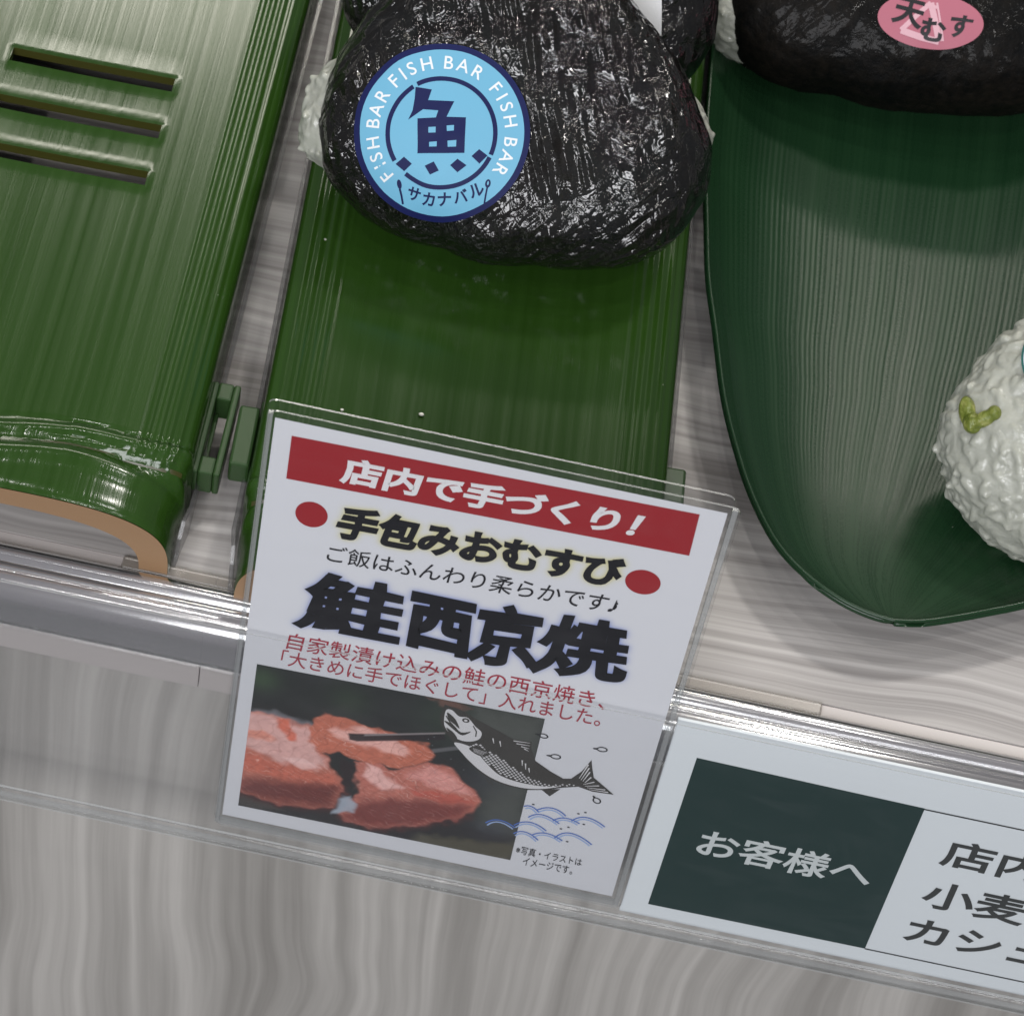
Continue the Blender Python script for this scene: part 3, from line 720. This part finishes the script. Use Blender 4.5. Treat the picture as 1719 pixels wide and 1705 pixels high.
extrude("rail_front_sheet", front, M_pocket, 0.55, x0=-440, x1=500)
extrude("rail_lip", [(plane_y(9.75, -2.40), 9.76), (plane_y(9.95, -2.40), 9.97)], M_rim, 0.2, x0=-440, x1=500)
extrude("rail_seam", [(plane_y(-65.2, -2.8), -65.4), (plane_y(-65.2, -3.0), -64.9), (plane_y(-64.9, -2.75), -64.5)], M_rim, 0.3, x0=-440, x1=500)
extrude("rail_foot", [(plane_y(-72, 1.2), -73.1), (plane_y(-72, 0), -73.5), (plane_y(-72, -1.2), -73.1)], M_rim, 0.4, x0=-440, x1=500)
cl = mk("edge_reflection_strip", *box(-91, 72, 11.2, 14.6, -0.2, 1.0), clear("reflection_strip_plastic", (0.8, 0.78, 0.75), 3.0, 0.22, 0.25, (0.5, 0.46, 0.42)), rail); bevel(cl, 0.45, 3)  # pale solid strip added in place of a tube lamp's reflection on the edge

# ------------------------------------------------------------------ printed card in a clear case, standing in the rail
MC = Matrix.Rotation(math.radians(85), 3, 'X')
V0 = -65.3
card = empty("price_card", (9.0, -4 + V0 * math.sin(math.radians(5)), V0 * math.cos(math.radians(5))), MC)
tag(card, "white printed card in a clear case with red banner and salmon photo", "price card")
def cl_(V): return [(x - 9.0, y - V0, z) for x, y, z in V]
def cmk(name, parts, m, par): V, F = join(parts); return mk(name, cl_(V), F, m, par)
def rsheet(x0, x1, y0, y1, z0, z1, r=2.0):
    P = []
    for cx, cy, a in ((x1 - r, y1 - r, 0), (x0 + r, y1 - r, 90), (x0 + r, y0 + r, 180), (x1 - r, y0 + r, 270)):
        P += [(cx + r * math.cos(math.radians(a + k * 15)), cy + r * math.sin(math.radians(a + k * 15))) for k in range(7)]
    n = len(P); V = [(x, y, z0) for x, y in P] + [(x, y, z1) for x, y in P]
    return V, [tuple(range(n))[::-1], tuple(range(n, 2 * n))], [(k, (k + 1) % n, n + (k + 1) % n, n + k) for k in range(n)]
def sheet(name, *a):
    V, caps, side = rsheet(*a); o = mk(name, cl_(V), caps + side, [M_clear, M_rim], card)
    o.data.polygons.foreach_set("material_index", [0] * len(caps) + [1] * len(side)); return o
sheet("case_front", -40.4, 59.0, -65.3, 80.4, 0.55, 1.0)
sheet("case_back", -41.0, 57.4, -65.3, 82.0, -1.0, -0.55)
# welded side seams of the case
cmk("case_seam", [box(-40.6, -39.5, -65, 79.0, -0.5, 0.5), box(57.2, 58.4, -65, 79.0, -0.5, 0.5), box(-39.5, 57.2, -65.2, -63.6, -.5, .5)], M_rim, card)

texts = {
 'white': [("店内で手づくり！", (-24, 62.2), (38.5, 64.2), (40.5, 72.4), (-23.6, 70.6), .040)],
 'head': [("手包みおむすび", (-23.6, 44.8), (39.3, 47.6), (39.0, 57.6), (-22, 56.0), .050)],
 'sub': [("ご飯はふんわり柔らかです♪", (-24, 36.7), (39.2, 39.2), (40, 45.3), (-24, 42.2), .004)],
 'big': [("鮭", (-29.5, 12.5), (-5.4, 13.2), (-5.4, 33.6), (-26.8, 33.2), .033), ("西", (-4.4, 14.2), (11, 14.0), (9.8, 33.4), (-4.6, 33.2), .052), ("京", (9.2, 12.9), (26, 15.2), (24.6, 36.2), (10.4, 34.6), .042), ("焼", (23.4, 13.8), (45.8, 16.6), (43.6, 37.0), (25.6, 35.8), .036)],
 'red': [("自家製漬け込みの鮭の西京焼き、", (-29.8, 4.6), (42.6, 6.4), (42.3, 12.6), (-29.4, 10.4), .004), ("「大きめに手でほぐして」入れました。", (-30.6, -1.4), (42.6, 0.4), (42.3, 6.1), (-30.4, 4.0), .004)],
 'small': [("※写真・イラストは", (31.3, -53.0), (47.3, -52.6), (47.1, -49.6), (31.3, -49.6), .006), ("イメージです。", (33.6, -57.0), (45.7, -56.6), (45.4, -53.5), (33.6, -53.5), .006)],
}
BZ = 0.30
def T(k, z, rough=0.0, sh=0.0): return [text_quad(t, bl, br, tr_, tl, z, b, rough, sh) for t, bl, br, tr_, tl, b in texts[k]]
g_big = T('big', BZ, 0.022); g_head = T('head', BZ, 0.008)
# paper: a fine sheet whose printed halo round the lettering is in the ink colour
gx, gy = 240, 350; x0, x1, y0, y1 = -39.0, 56.4, -62.0, 77.6
res = 0.2; nx, ny = int((x1 - x0) / res), int((y1 - y0) / res)
def raster(parts):
    A = np.zeros((ny, nx))
    for V, F in parts:
        for f in F:
            for k in range(1, len(f) - 1):
                a, b, c = V[f[0]], V[f[k]], V[f[k + 1]]
                i0 = max(int((min(a[0], b[0], c[0]) - x0) / res) - 1, 0); i1 = min(int((max(a[0], b[0], c[0]) - x0) / res) + 2, nx)
                j0 = max(int((min(a[1], b[1], c[1]) - y0) / res) - 1, 0); j1 = min(int((max(a[1], b[1], c[1]) - y0) / res) + 2, ny)
                if i1 <= i0 or j1 <= j0: continue
                X = x0 + (np.arange(i0, i1) + .5) * res; Y = (y0 + (np.arange(j0, j1) + .5) * res)[:, None]
                e = lambda p, q: (q[0] - p[0]) * (Y - p[1]) - (q[1] - p[1]) * (X - p[0])
                s1, s2, s3 = e(a, b), e(b, c), e(c, a)
                A[j0:j1, i0:i1] = np.maximum(A[j0:j1, i0:i1], ((s1 >= 0) & (s2 >= 0) & (s3 >= 0)) | ((s1 <= 0) & (s2 <= 0) & (s3 <= 0)))
    return A
def blur(A, s):
    k = np.exp(-(np.arange(-int(3 * s), int(3 * s) + 1) / s) ** 2 / 2); k /= k.sum()
    A = np.apply_along_axis(lambda r: np.convolve(r, k, 'same'), 0, A); return np.apply_along_axis(lambda r: np.convolve(r, k, 'same'), 1, A)
halo1 = np.clip(blur(raster(g_big), 4.0) * 1.45, 0, 1); halo2 = np.clip(blur(raster(g_head), 4.0) * 1.9, 0, 1)
pw = np.array([0.665, 0.67, 0.70]); hb = np.array([0.28, 0.33, 0.58]); hy_ = np.array([0.635, 0.60, 0.36])
V, F, uvp = grid(gx, gy, lambda s, t: (x0 + (x1 - x0) * s, y0 + (y1 - y0) * t, 0.15))
colr = []
for v in V:
    i = min(max(int((v[0] - x0) / res), 0), nx - 1); j = min(max(int((v[1] - y0) / res), 0), ny - 1)
    c = pw * (1 - halo1[j, i]) + hb * halo1[j, i]; c = c * (1 - halo2[j, i]) + hy_ * halo2[j, i]; colr.append((*c, 1))
paper = mk("paper", cl_(V), F, M_paper, card, False, None, colr)
quad = lambda P, z: ([(x, y, z) for x, y in P], [(0, 1, 2, 3)])
cmk("banner", [quad([(-35.0, 60.0), (51.2, 62.5), (50.9, 75.6), (-35.1, 73.3)], .21)], M_red, paper)
cmk("banner_lettering", T('white', .27, .004), M_white, paper)
cmk("red_dot", [poly(ellipse(-28.6, 50.5, 3.5, 4.0), .21)], M_red, paper); cmk("red_dot", [poly(ellipse(43.3, 51.3, 3.8, 3.9), .21)], M_red, paper)
cmk("heading", g_head, M_black, paper); cmk("subheading", T('sub', BZ), M_black, paper); cmk("title", g_big, M_black, paper)
cmk("red_lettering", T('red', .30), M_redtext, paper); cmk("fine_print", T('small', .30), M_black, paper)

# printed food photo: colours laid down region by region on a fine sheet
PQ = [(-35.5, -57.1), (30.6, -56.1), (30.3, -0.9), (-35.7, -3.0)]
pnx, pny = 330, 270
sx_, sy_ = np.meshgrid(np.linspace(0, 1, pnx + 1), np.linspace(0, 1, pny + 1))
XX = sum(PQ[k][0] * w for k, w in enumerate(((1 - sx_) * (1 - sy_), sx_ * (1 - sy_), sx_ * sy_, (1 - sx_) * sy_)))
YY = sum(PQ[k][1] * w for k, w in enumerate(((1 - sx_) * (1 - sy_), sx_ * (1 - sy_), sx_ * sy_, (1 - sx_) * sy_)))
def vnoise(X, Y, f, seed):
    r = np.random.RandomState(seed).rand(64, 64); a, b = X * f + 100, Y * f + 100; i, j = np.floor(a).astype(int), np.floor(b).astype(int)
    u, v = a - i, b - j; u = u * u * (3 - 2 * u); v = v * v * (3 - 2 * v); g = lambda p, q: r[p % 64, q % 64]
    return (g(i, j) * (1 - u) + g(i + 1, j) * u) * (1 - v) + (g(i, j + 1) * (1 - u) + g(i + 1, j + 1) * u) * v
WX = XX + 1.6 * (vnoise(XX, YY, .5, 1) - .5) + .3 * (vnoise(XX, YY, 1.3, 2) - .5); WY = YY + 1.6 * (vnoise(XX, YY, .5, 3) - .5) + .3 * (vnoise(XX, YY, 1.3, 4) - .5)
def sdist(P, X, Y):
    d = np.full(X.shape, 1e9); ins = np.zeros(X.shape, bool); n = len(P)
    for k in range(n):
        (ax_, ay_), (bx, by) = P[k], P[(k + 1) % n]; ex, ey = bx - ax_, by - ay_
        t = np.clip(((X - ax_) * ex + (Y - ay_) * ey) / (ex * ex + ey * ey + 1e-9), 0, 1)
        d = np.minimum(d, np.hypot(X - ax_ - t * ex, Y - ay_ - t * ey))
        cr = ((ay_ > Y) != (by > Y)) & (X < ex * (Y - ay_) / (ey if abs(ey) > 1e-9 else 1e-9) + ax_); ins ^= cr
    return np.where(ins, d, -d)
lin = lambda r, g, b: np.array([((c / 255) / 12.92 if c < 10 else ((c / 255 + .055) / 1.055) ** 2.4) for c in (r, g, b)])
IMG = np.zeros(XX.shape + (3,)) + lin(36, 40, 40)
def paint(P, c, soft, amp=1.0, warp=True):
    soft = soft * .6
    d = sdist(P, WX if warp else XX, WY if warp else YY); a = np.clip(d / soft * .5 + .5, 0, 1); a = (a * a * (3 - 2 * a) * amp)[..., None]
    IMG[:] = IMG * (1 - a) + lin(*c) * a
def glowspot(x, y, r, c, amp):
    a = (np.exp(-((XX - x) ** 2 + (YY - y) ** 2) / r ** 2) * amp)[..., None]; IMG[:] = IMG * (1 - a) + lin(*c) * a
glowspot(-34, -8, 4, (60, 85, 55), .8); glowspot(-14, -9, 5, (48, 66, 45), .7); glowspot(10, -8, 8, (50, 70, 52), .6); glowspot(-24, -12, 6, (34, 40, 36), .6)
paint([(13.5, -1), (31, 0), (31, -57), (20.8, -57), (20.5, -32.7)], (82, 86, 80), 6, .85)
glowspot(20, -28, 6, (48, 52, 58), .7); glowspot(24, -48, 5, (66, 72, 88), .6)
paint([(-36, -46), (31, -46), (31, -58), (-36, -58)], (38, 34, 36), 5, .8)
paint([(7.6, -53.6), (30.8, -49.5), (30.8, -58), (6.6, -58)], (84, 80, 62), 2.5, .9)
paint([(-35.9, -53.0), (-30.0, -54.0), (-24.1, -55.5), (-29.7, -57.0), (-36, -57.0)], (70, 66, 62), 1.4, .9)
paint([(3.7, -1.6), (9.2, -1.8), (13.5, -3.3), (6.8, -4.7)], (110, 78, 66), 1.2, .9)
paint([(6.8, -20.3), (16.5, -15.0), (16.7, -16.3), (7.0, -21.7)], (105, 105, 108), .5, .8, False)
paint([(-35.9, -19.5), (-31.7, -18.3), (-20, -20.8), (-20, -23), (-36, -23)], (120, 120, 126), 1.5, .8)
fil = [(-36.5, -20.3), (-31.7, -19.3), (-28.2, -20.8), (-24.9, -20.9), (-20.3, -21.7), (-20.2, -26.6), (-16.8, -30.3), (-15.2, -34.7), (-11.7, -38.5), (-11.2, -43.4), (-13.5, -49.9), (-17.6, -52.0), (-27.1, -53.4), (-36.5, -51.9)]
paint(fil, (188, 108, 86), 1.0)
paint([(-36.5, -21.0), (-31.7, -19.8), (-26.3, -21.4), (-20.6, -22.4), (-20.4, -27.9), (-16.9, -32.2), (-15.9, -35.0), (-21.1, -36.1), (-27.0, -37.6), (-30.3, -35.0), (-36.3, -34.2)], (212, 164, 156), 1.8, .97)
paint([(-36.8, -46.2), (-27.9, -44.1), (-11.9, -40.8), (-11.5, -44.1), (-13.8, -50.7), (-27.1, -53.4), (-36.5, -51.9)], (112, 46, 40), 5, .97)
paint([(-36, -36.2), (-30, -37.2), (-22, -38.2), (-14, -37.4), (-13, -41), (-24, -43), (-36, -42.5)], (196, 98, 70), 2.0, .75)
paint([(-28.6, -20.9), (-26.4, -20.8), (-24.2, -25.5), (-24.1, -28.5), (-26.2, -26.8), (-28.3, -24.4)], (208, 100, 66), 1.0, .95)
paint([(-36, -27.5), (-32, -26.8), (-29, -29), (-32, -30.5), (-36, -29.8)], (212, 132, 108), 1.4, .9)
paint([(-27, -35.2), (-21, -34.4), (-17, -36.0), (-22, -38.2)], (232, 190, 184), 1.0, .7)
paint([(-10.2, -31.0), (-6.1, -29.2), (-1.0, -30.9), (6.8, -25.4), (12.5, -26.2), (19.1, -33.2), (20.8, -36.3), (17.7, -43.2), (7.2, -50.5), (-3.8, -55.1), (-9.7, -54.1), (-11.5, -51.1), (-8.1, -42.7)], (188, 108, 90), 1.1)
paint([(-9.1, -46.6), (-1.1, -42.0), (18.4, -38.2), (17.7, -43.2), (7.2, -50.5), (-3.8, -55.1), (-10.5, -53.6)], (124, 52, 46), 4.0, .95)
paint([(-7.4, -30.1), (-2.1, -33.6), (2.5, -36.6), (-2.8, -39.7), (-7.5, -35.4)], (228, 176, 168), 1.3, .95)
paint([(2.0, -32.1), (7.0, -26.9), (13, -28.2), (17.8, -33.7), (10.8, -34.9)], (216, 146, 136), 2.0, .9)
paint([(4, -36.6), (12, -35.4), (19, -37), (12, -39.4), (5, -39)], (186, 80, 60), 1.4, .8)
paint([(-20.9, -19.4), (-19.2, -15.5), (-15.7, -15.4), (-9.6, -16.9), (-1.3, -17.7), (5.6, -19.0), (8.2, -21.8), (6.4, -25.4), (0.9, -29.4), (-8.5, -30.2), (-14.3, -28.8), (-18.7, -30.2), (-21.4, -26.8)], (194, 106, 76), .9)
paint([(-17.4, -21.0), (-9.5, -17.8), (-2.2, -19.2), (2.0, -23.2), (0.5, -25.6), (-7.2, -24.6), (-14.8, -23.5)], (228, 172, 160), 1.6, .92)
paint([(-13.6, -30.4), (-10.4, -31.6), (-9.5, -40.4), (-11.8, -40.0)], (46, 34, 36), .9, .95)
paint([(-12.2, -47.0), (-10.1, -44.6), (-8.4, -46.4), (-8.7, -50.1), (-13.2, -52.7)], (160, 170, 182), 1.3, .9)
paint([(-12.7, -20.9), (-10.7, -20.4), (8.9, -14.0), (9.4, -15.9), (-10.3, -23.2), (-12.2, -23.2)], (38, 32, 36), .55, .97, False)
paint([(-9, -20.0), (9.0, -13.2), (9.0, -13.8), (-9, -20.7)], (150, 140, 140), .4, .8, False)
f1 = vnoise(XX, YY, .9, 8) - .5; f2 = vnoise(XX * .6 + YY, YY - XX * .3, 2.6, 9) - .5
red = np.clip((IMG[..., 0] - IMG[..., 1] - .05) * 3, 0, 1)
IMG *= (1 + (.22 * f1 + .14 * f2) * (.25 + .75 * red))[..., None]
flk = np.abs(np.sin((XX * .55 + YY * 1.0) * 1.9 + 5.0 * vnoise(XX, YY, .22, 21) + 2.2 * vnoise(XX, YY, .9, 22)))
flk = np.clip(1 - flk * 4.0, 0, 1) * np.clip(vnoise(XX, YY, .5, 23) * 1.6 - .3, 0, 1) * red
IMG = IMG * (1 - .75 * flk[..., None]) + lin(232, 186, 170) * .75 * flk[..., None]
fl2 = np.clip(1 - np.abs(np.sin((XX * .9 - YY * .5) * 1.1 + 6.0 * vnoise(XX, YY, .3, 41))) * 5, 0, 1) * red
IMG = IMG * (1 - .4 * fl2[..., None]) + lin(120, 48, 36) * .4 * fl2[..., None]
spk = (np.clip(vnoise(XX, YY, 3.2, 31) - .80, 0, 1) * 4 * red)[..., None]; pass
IMG = IMG * (IMG / 0.30 + 1e-6) ** 0.10
lum = IMG.mean(2, keepdims=True); IMG = IMG * .84 + lum * .16
IMG = np.clip(IMG * 1.08, 0.004, 0.9)
for k in range(26):
    j_, i_ = rng.randint(pny), rng.randint(int(pnx * .6), int(pnx * .78))
    if 0.4 < j_ / pny < .75: IMG[j_, i_] = (.25, .27, .3)
V = [(XX[j, i], YY[j, i], 0.21) for j in range(pny + 1) for i in range(pnx + 1)]
F = [(j * (pnx + 1) + i, j * (pnx + 1) + i + 1, (j + 1) * (pnx + 1) + i + 1, (j + 1) * (pnx + 1) + i) for j in range(pny) for i in range(pnx)]
mk("printed_photo", cl_(V), F, M_photo, paper, False, None, np.concatenate([IMG.reshape(-1, 3), np.ones((len(V), 1))], 1))

# printed fish, drops and waves
def smooth_poly(P, n=4):
    out = []; m = len(P)
    for i in range(m):
        p0, p1, p2, p3 = (np.array(P[(i + k - 1) % m], float) for k in range(4))
        for k in range(n):
            t = k / n; out.append(tuple(0.5 * (2 * p1 + (p2 - p0) * t + (2 * p0 - 5 * p1 + 4 * p2 - p3) * t * t + (3 * p1 - p0 - 3 * p2 + p3) * t ** 3)))
    return out
body = [(7.6, -3.2), (7.0, -7.4), (7.8, -11.1), (9.6, -13.9), (11.8, -16.7), (14.0, -20.0), (16.2, -22.7), (19.1, -25.3), (22.2, -27.1), (25.9, -27.9), (30.3, -27.9), (34.4, -26.5), (38.3, -24.2), (41.6, -22.7), (45.0, -23.4), (50.0, -22.9), (47.0, -20.3), (44.5, -18.2), (43.6, -15), (42.9, -12.0), (41.4, -16.9), (39.5, -20.3), (37.8, -20.9), (34.6, -19.3), (30.6, -16.6), (28.9, -12.2), (28.7, -10.0), (24.7, -10.5), (20.2, -8.3), (15.6, -6.2), (11.8, -4.1)]
fish = cmk("fish_drawing", [poly(body, .25), poly([(33.5, -26.6), (37.8, -24.9), (35.8, -28.5)], .245), stroke([(20.5, -26.5), (21.6, -28.6)], .3, z=.24), stroke([(21.4, -26.9), (22.4, -28.7)], .3, z=.241)], M_fish, paper)
bel = [(11.5, -16.1), (13.9, -19.4), (16.1, -21.9), (18.9, -24.4), (22.1, -26.3), (25.8, -27.3), (30.1, -27.3), (34.2, -26.0), (37.5, -23.9), (34, -25.2), (29.2, -25.6), (25.5, -25.2), (22.5, -23.9), (19.5, -20.8), (17.3, -18.2), (14.9, -16.2)]
head = [(8.1, -5.3), (9.4, -4.6), (11.3, -6.3), (13.1, -6.1), (14.3, -7.2), (15.4, -8.7), (17.1, -10.4), (16.9, -12.9), (15.0, -14.5), (12.6, -14.7), (10.2, -13.2), (8.4, -10.3)]
wh = [poly(smooth_poly(bel), .29), poly(smooth_poly(head), .29)]
sc_poly = [(14.5, -16.0), (16.7, -14.2), (19.5, -16.2), (23.0, -18.2), (26.7, -21.0), (31.0, -23.4), (34.7, -23.9), (39.4, -22.3), (41.0, -21.6), (41.2, -22.4), (34.9, -25.3), (31.4, -25.8), (27.4, -25.4), (23.2, -24.0), (20.3, -21.3), (17.3, -18.2)]
ax0 = np.array([15.5, -15.5]); dirs = np.array([0.83, -0.33])
def inpoly(P, x, y): return sdist(P, np.array([[x]]), np.array([[y]]))[0, 0] > 0.12
row = 0
for r_ in range(0, 24):
    for q_ in range(0, 36):
        x = 13 + q_ * 1.0 + (r_ % 2) * .5; y = -13.2 - r_ * 0.62 
        if not inpoly(sc_poly, x, y): continue
        g = .37 * (1 - .35 * (x - 14) / 28); wh.append(poly([(x - g * 1.1, y), (x, y - g * 1.0), (x + g * 1.1, y), (x, y + g * 1.0)], .291))
for a, b in (((19.9, -11.6), (20.4, -13.4)), ((21.6, -12.1), (22.1, -14.0)), ((27.6, -17.3), (27.9, -19.3)), ((28.5, -18.2), (28.9, -20.4)), ((29.5, -19.6), (29.9, -21.2)), ((24.6, -10.95), (28.4, -10.5)), ((25.4, -11.7), (28.5, -11.5)), ((26.6, -12.4), (28.5, -12.6)), ((27.4, -13.0), (28.5, -13.5)),
             ((42.5, -13.8), (41.3, -19.6)), ((42.9, -15.0), (41.8, -20.0)), ((43.3, -16.4), (42.3, -20.3)), ((43.9, -18.2), (42.8, -20.7)), ((44.9, -19.7), (42.6, -21.4)), ((46.2, -20.7), (43.0, -21.9)), ((47.8, -21.7), (43.6, -22.3)), ((48.6, -22.4), (44.2, -22.8))):
    wh.append(stroke([a, b], .34, .12, .292))
mk_w = cmk("fish_pale_area", wh, M_fishw, fish)
dk = [poly(smooth_poly([(8.5, -5.7), (10.6, -7.5), (12.0, -10.6), (10.6, -9.4), (9.2, -8.1)]), .33), poly(smooth_poly([(8.2, -9.0), (10.1, -9.5), (12.5, -11.8), (14.7, -10.8), (13.0, -12.8), (11.1, -11.7)]), .33), poly(smooth_poly([(9.0, -11.2), (10.8, -12.4), (12.0, -14.4), (10.3, -13.4)]), .33), poly(ellipse(13.0, -7.2, .85, .8), .33), stroke([(14.9, -8.6), (15.9, -10.4), (16.0, -12.3)], .3, z=.33), stroke([(8.4, -7.0), (9.6, -9.0), (11.3, -10.9)], .35, z=.331),
      poly(smooth_poly([(15.1, -16.9), (16.9, -15.4), (18.9, -16.5), (20.0, -17.9), (18.5, -18.9), (16.6, -18.4)]), .33)]
cmk("fish_line", dk, M_fish, fish)
cmk("fish_eye", [poly(ellipse(13.0, -7.2, .4, .38), .37)] + [stroke([(16.0 + .1 * k, -16.6 - .35 * k), (19.4 - .3 * k, -17.2 - .4 * k)], .12, z=.371 + .001 * k) for k in range(4)], M_fishw, fish)
def loop_drop(x, y, rx, ry, rot):
    P = ellipse(x, y, rx, ry, rot, 24); P[0] = (x + 1.9 * rx * math.cos(rot), y + 1.9 * rx * math.sin(rot)); return stroke(P + [P[0]], .35, z=.26)
dr = [loop_drop(30.9, -7.0, 1.0, .7, math.pi - .1), loop_drop(34.8, -13.5, 1.1, .75, math.pi + .1), loop_drop(44.6, -7.4, 1.1, .75, math.pi + .15), loop_drop(46.6, -26.4, 1.0, .8, 2.2)]
cmk("water_drop_drawing", dr + [poly(ellipse(x, y, .35, .25, n=10), .26) for x, y in ((32.6, -32.8), (43.3, -32.7), (44.8, -31.7), (40.3, -39.8), (41.9, -38.6), (45.2, -36.3), (42.5, -44.2), (24.2, -22))], M_black, paper)
def warc(ax_, ay_, mx_, my_, bx, by, w, z):
    c = (2 * mx_ - (ax_ + bx) / 2, 2 * my_ - (ay_ + by) / 2)
    return stroke([((1 - t) ** 2 * ax_ + 2 * t * (1 - t) * c[0] + t * t * bx, (1 - t) ** 2 * ay_ + 2 * t * (1 - t) * c[1] + t * t * by) for t in np.linspace(0, 1, 20)], w, z=z)
arcs = [(30.6, -34.3, 32.2, -33.7, 34.2, -35.2), (33.6, -34.8, 37.0, -32.7, 40.6, -34.6), (32.2, -38.1, 35.2, -36.0, 39.6, -38.0), (38.0, -37.4, 40.6, -35.4, 44.2, -36.4), (42.2, -36.0, 45.4, -33.5, 50.1, -35.6), (22.8, -43.6, 25.8, -41.4, 29.8, -43.1), (29.4, -42.2, 32.8, -39.8, 37.1, -41.8), (29.8, -45.4, 32.4, -43.9, 35.8, -46.0), (34.0, -44.6, 37.2, -42.7, 41.4, -44.3), (39.4, -43.8, 42.8, -40.7, 48.3, -43.4)]
cmk("wave_drawing", [warc(*a, .38, .26 + .002 * i) for i, a in enumerate(arcs)], M_blue, paper)
cmk("wave_shade", [warc(a[0] + .5, a[1] - .75, a[2], a[3] - .85, a[4] - .4, a[5] - .7, .42, .235 + .002 * i) for i, a in enumerate(arcs)], M_bluel, paper)

# ------------------------------------------------------------------ notice sign in the rail, right
sign = empty("notice_sign", (120, -4 - 67 * math.sin(math.radians(5)), -67 * math.cos(math.radians(5))), MC)
tag(sign, "white and dark green notice strip in the rail, grey Japanese lettering", "sign")
def smk(name, parts, m, par): V, F = join(parts); return mk(name, [(x - 120, y + 67, z) for x, y, z in V], F, m, par)
plate = smk("sign_plate", [box(59.0, 262, -66.8, 9.0, -0.4, 0.4)], M_signw, sign); bevel(plate, 0.15)
smk("green_panel", [quad([(65.2, -61.6), (118.3, -61.2), (118.6, -3.9), (65.7, -3.0)], .46)], M_signg, plate)
smk("panel_lettering", [text_quad("お客様へ", (71.9, -38.4), (113.2, -37.6), (113.6, -27.6), (72.4, -27.8), .52, .018)], M_signl, plate)
smk("frame_line", [quad([(118.6, -4.5), (250, -4.5), (250, -4.0), (118.6, -4.0)], .46), quad([(118.3, -61.5), (250, -61.5), (250, -61.0), (118.3, -61.0)], .46)], M_signt, plate)
smk("notice_lettering", [text_quad("店内", (126.4, -23.2), (150.2, -23.2), (150.2, -12.6), (126.4, -12.6), .52, .022), text_quad("小麦", (126.0, -39.9), (150.8, -39.9), (150.8, -29.0), (126.0, -29.0), .52, .022), text_quad("カシュ", (125.6, -54.4), (160, -54.4), (160, -44.8), (125.6, -44.8), .52, .022)], M_signt, plate)

# ------------------------------------------------------------------ stray rice crumbs on the trays
def crumb(x, y, z, r, label):
    V, F = [], []
    for j in range(7):
        ph = math.pi * j / 6
        for i in range(10):
            t = 2 * math.pi * i / 10; p = Vector((math.sin(ph) * math.cos(t) * 1.4, math.sin(ph) * math.sin(t), math.cos(ph) * .8)); p *= 1 + .25 * noise.noise(p * 2 + Vector((x, y, z)))
            V.append(tuple(p * r))
    for j in range(6):
        for i in range(10): F.append((j * 10 + i, (j + 1) * 10 + i, (j + 1) * 10 + (i + 1) % 10, j * 10 + (i + 1) % 10))
    o = mk("rice_crumb", V, F, M_crumb, None, True); o.location = (x * MM, y * MM, z * MM); tag(o, label, "crumb", "crumbs on the trays")
crumb(-11.5, 55.5, 22.4, .48, "larger pale crumb on the green tray just above the card")
crumb(-29.5, 52.0, 22.4, .30, "tiny pale crumb on the green tray above the card, nearer its left side")
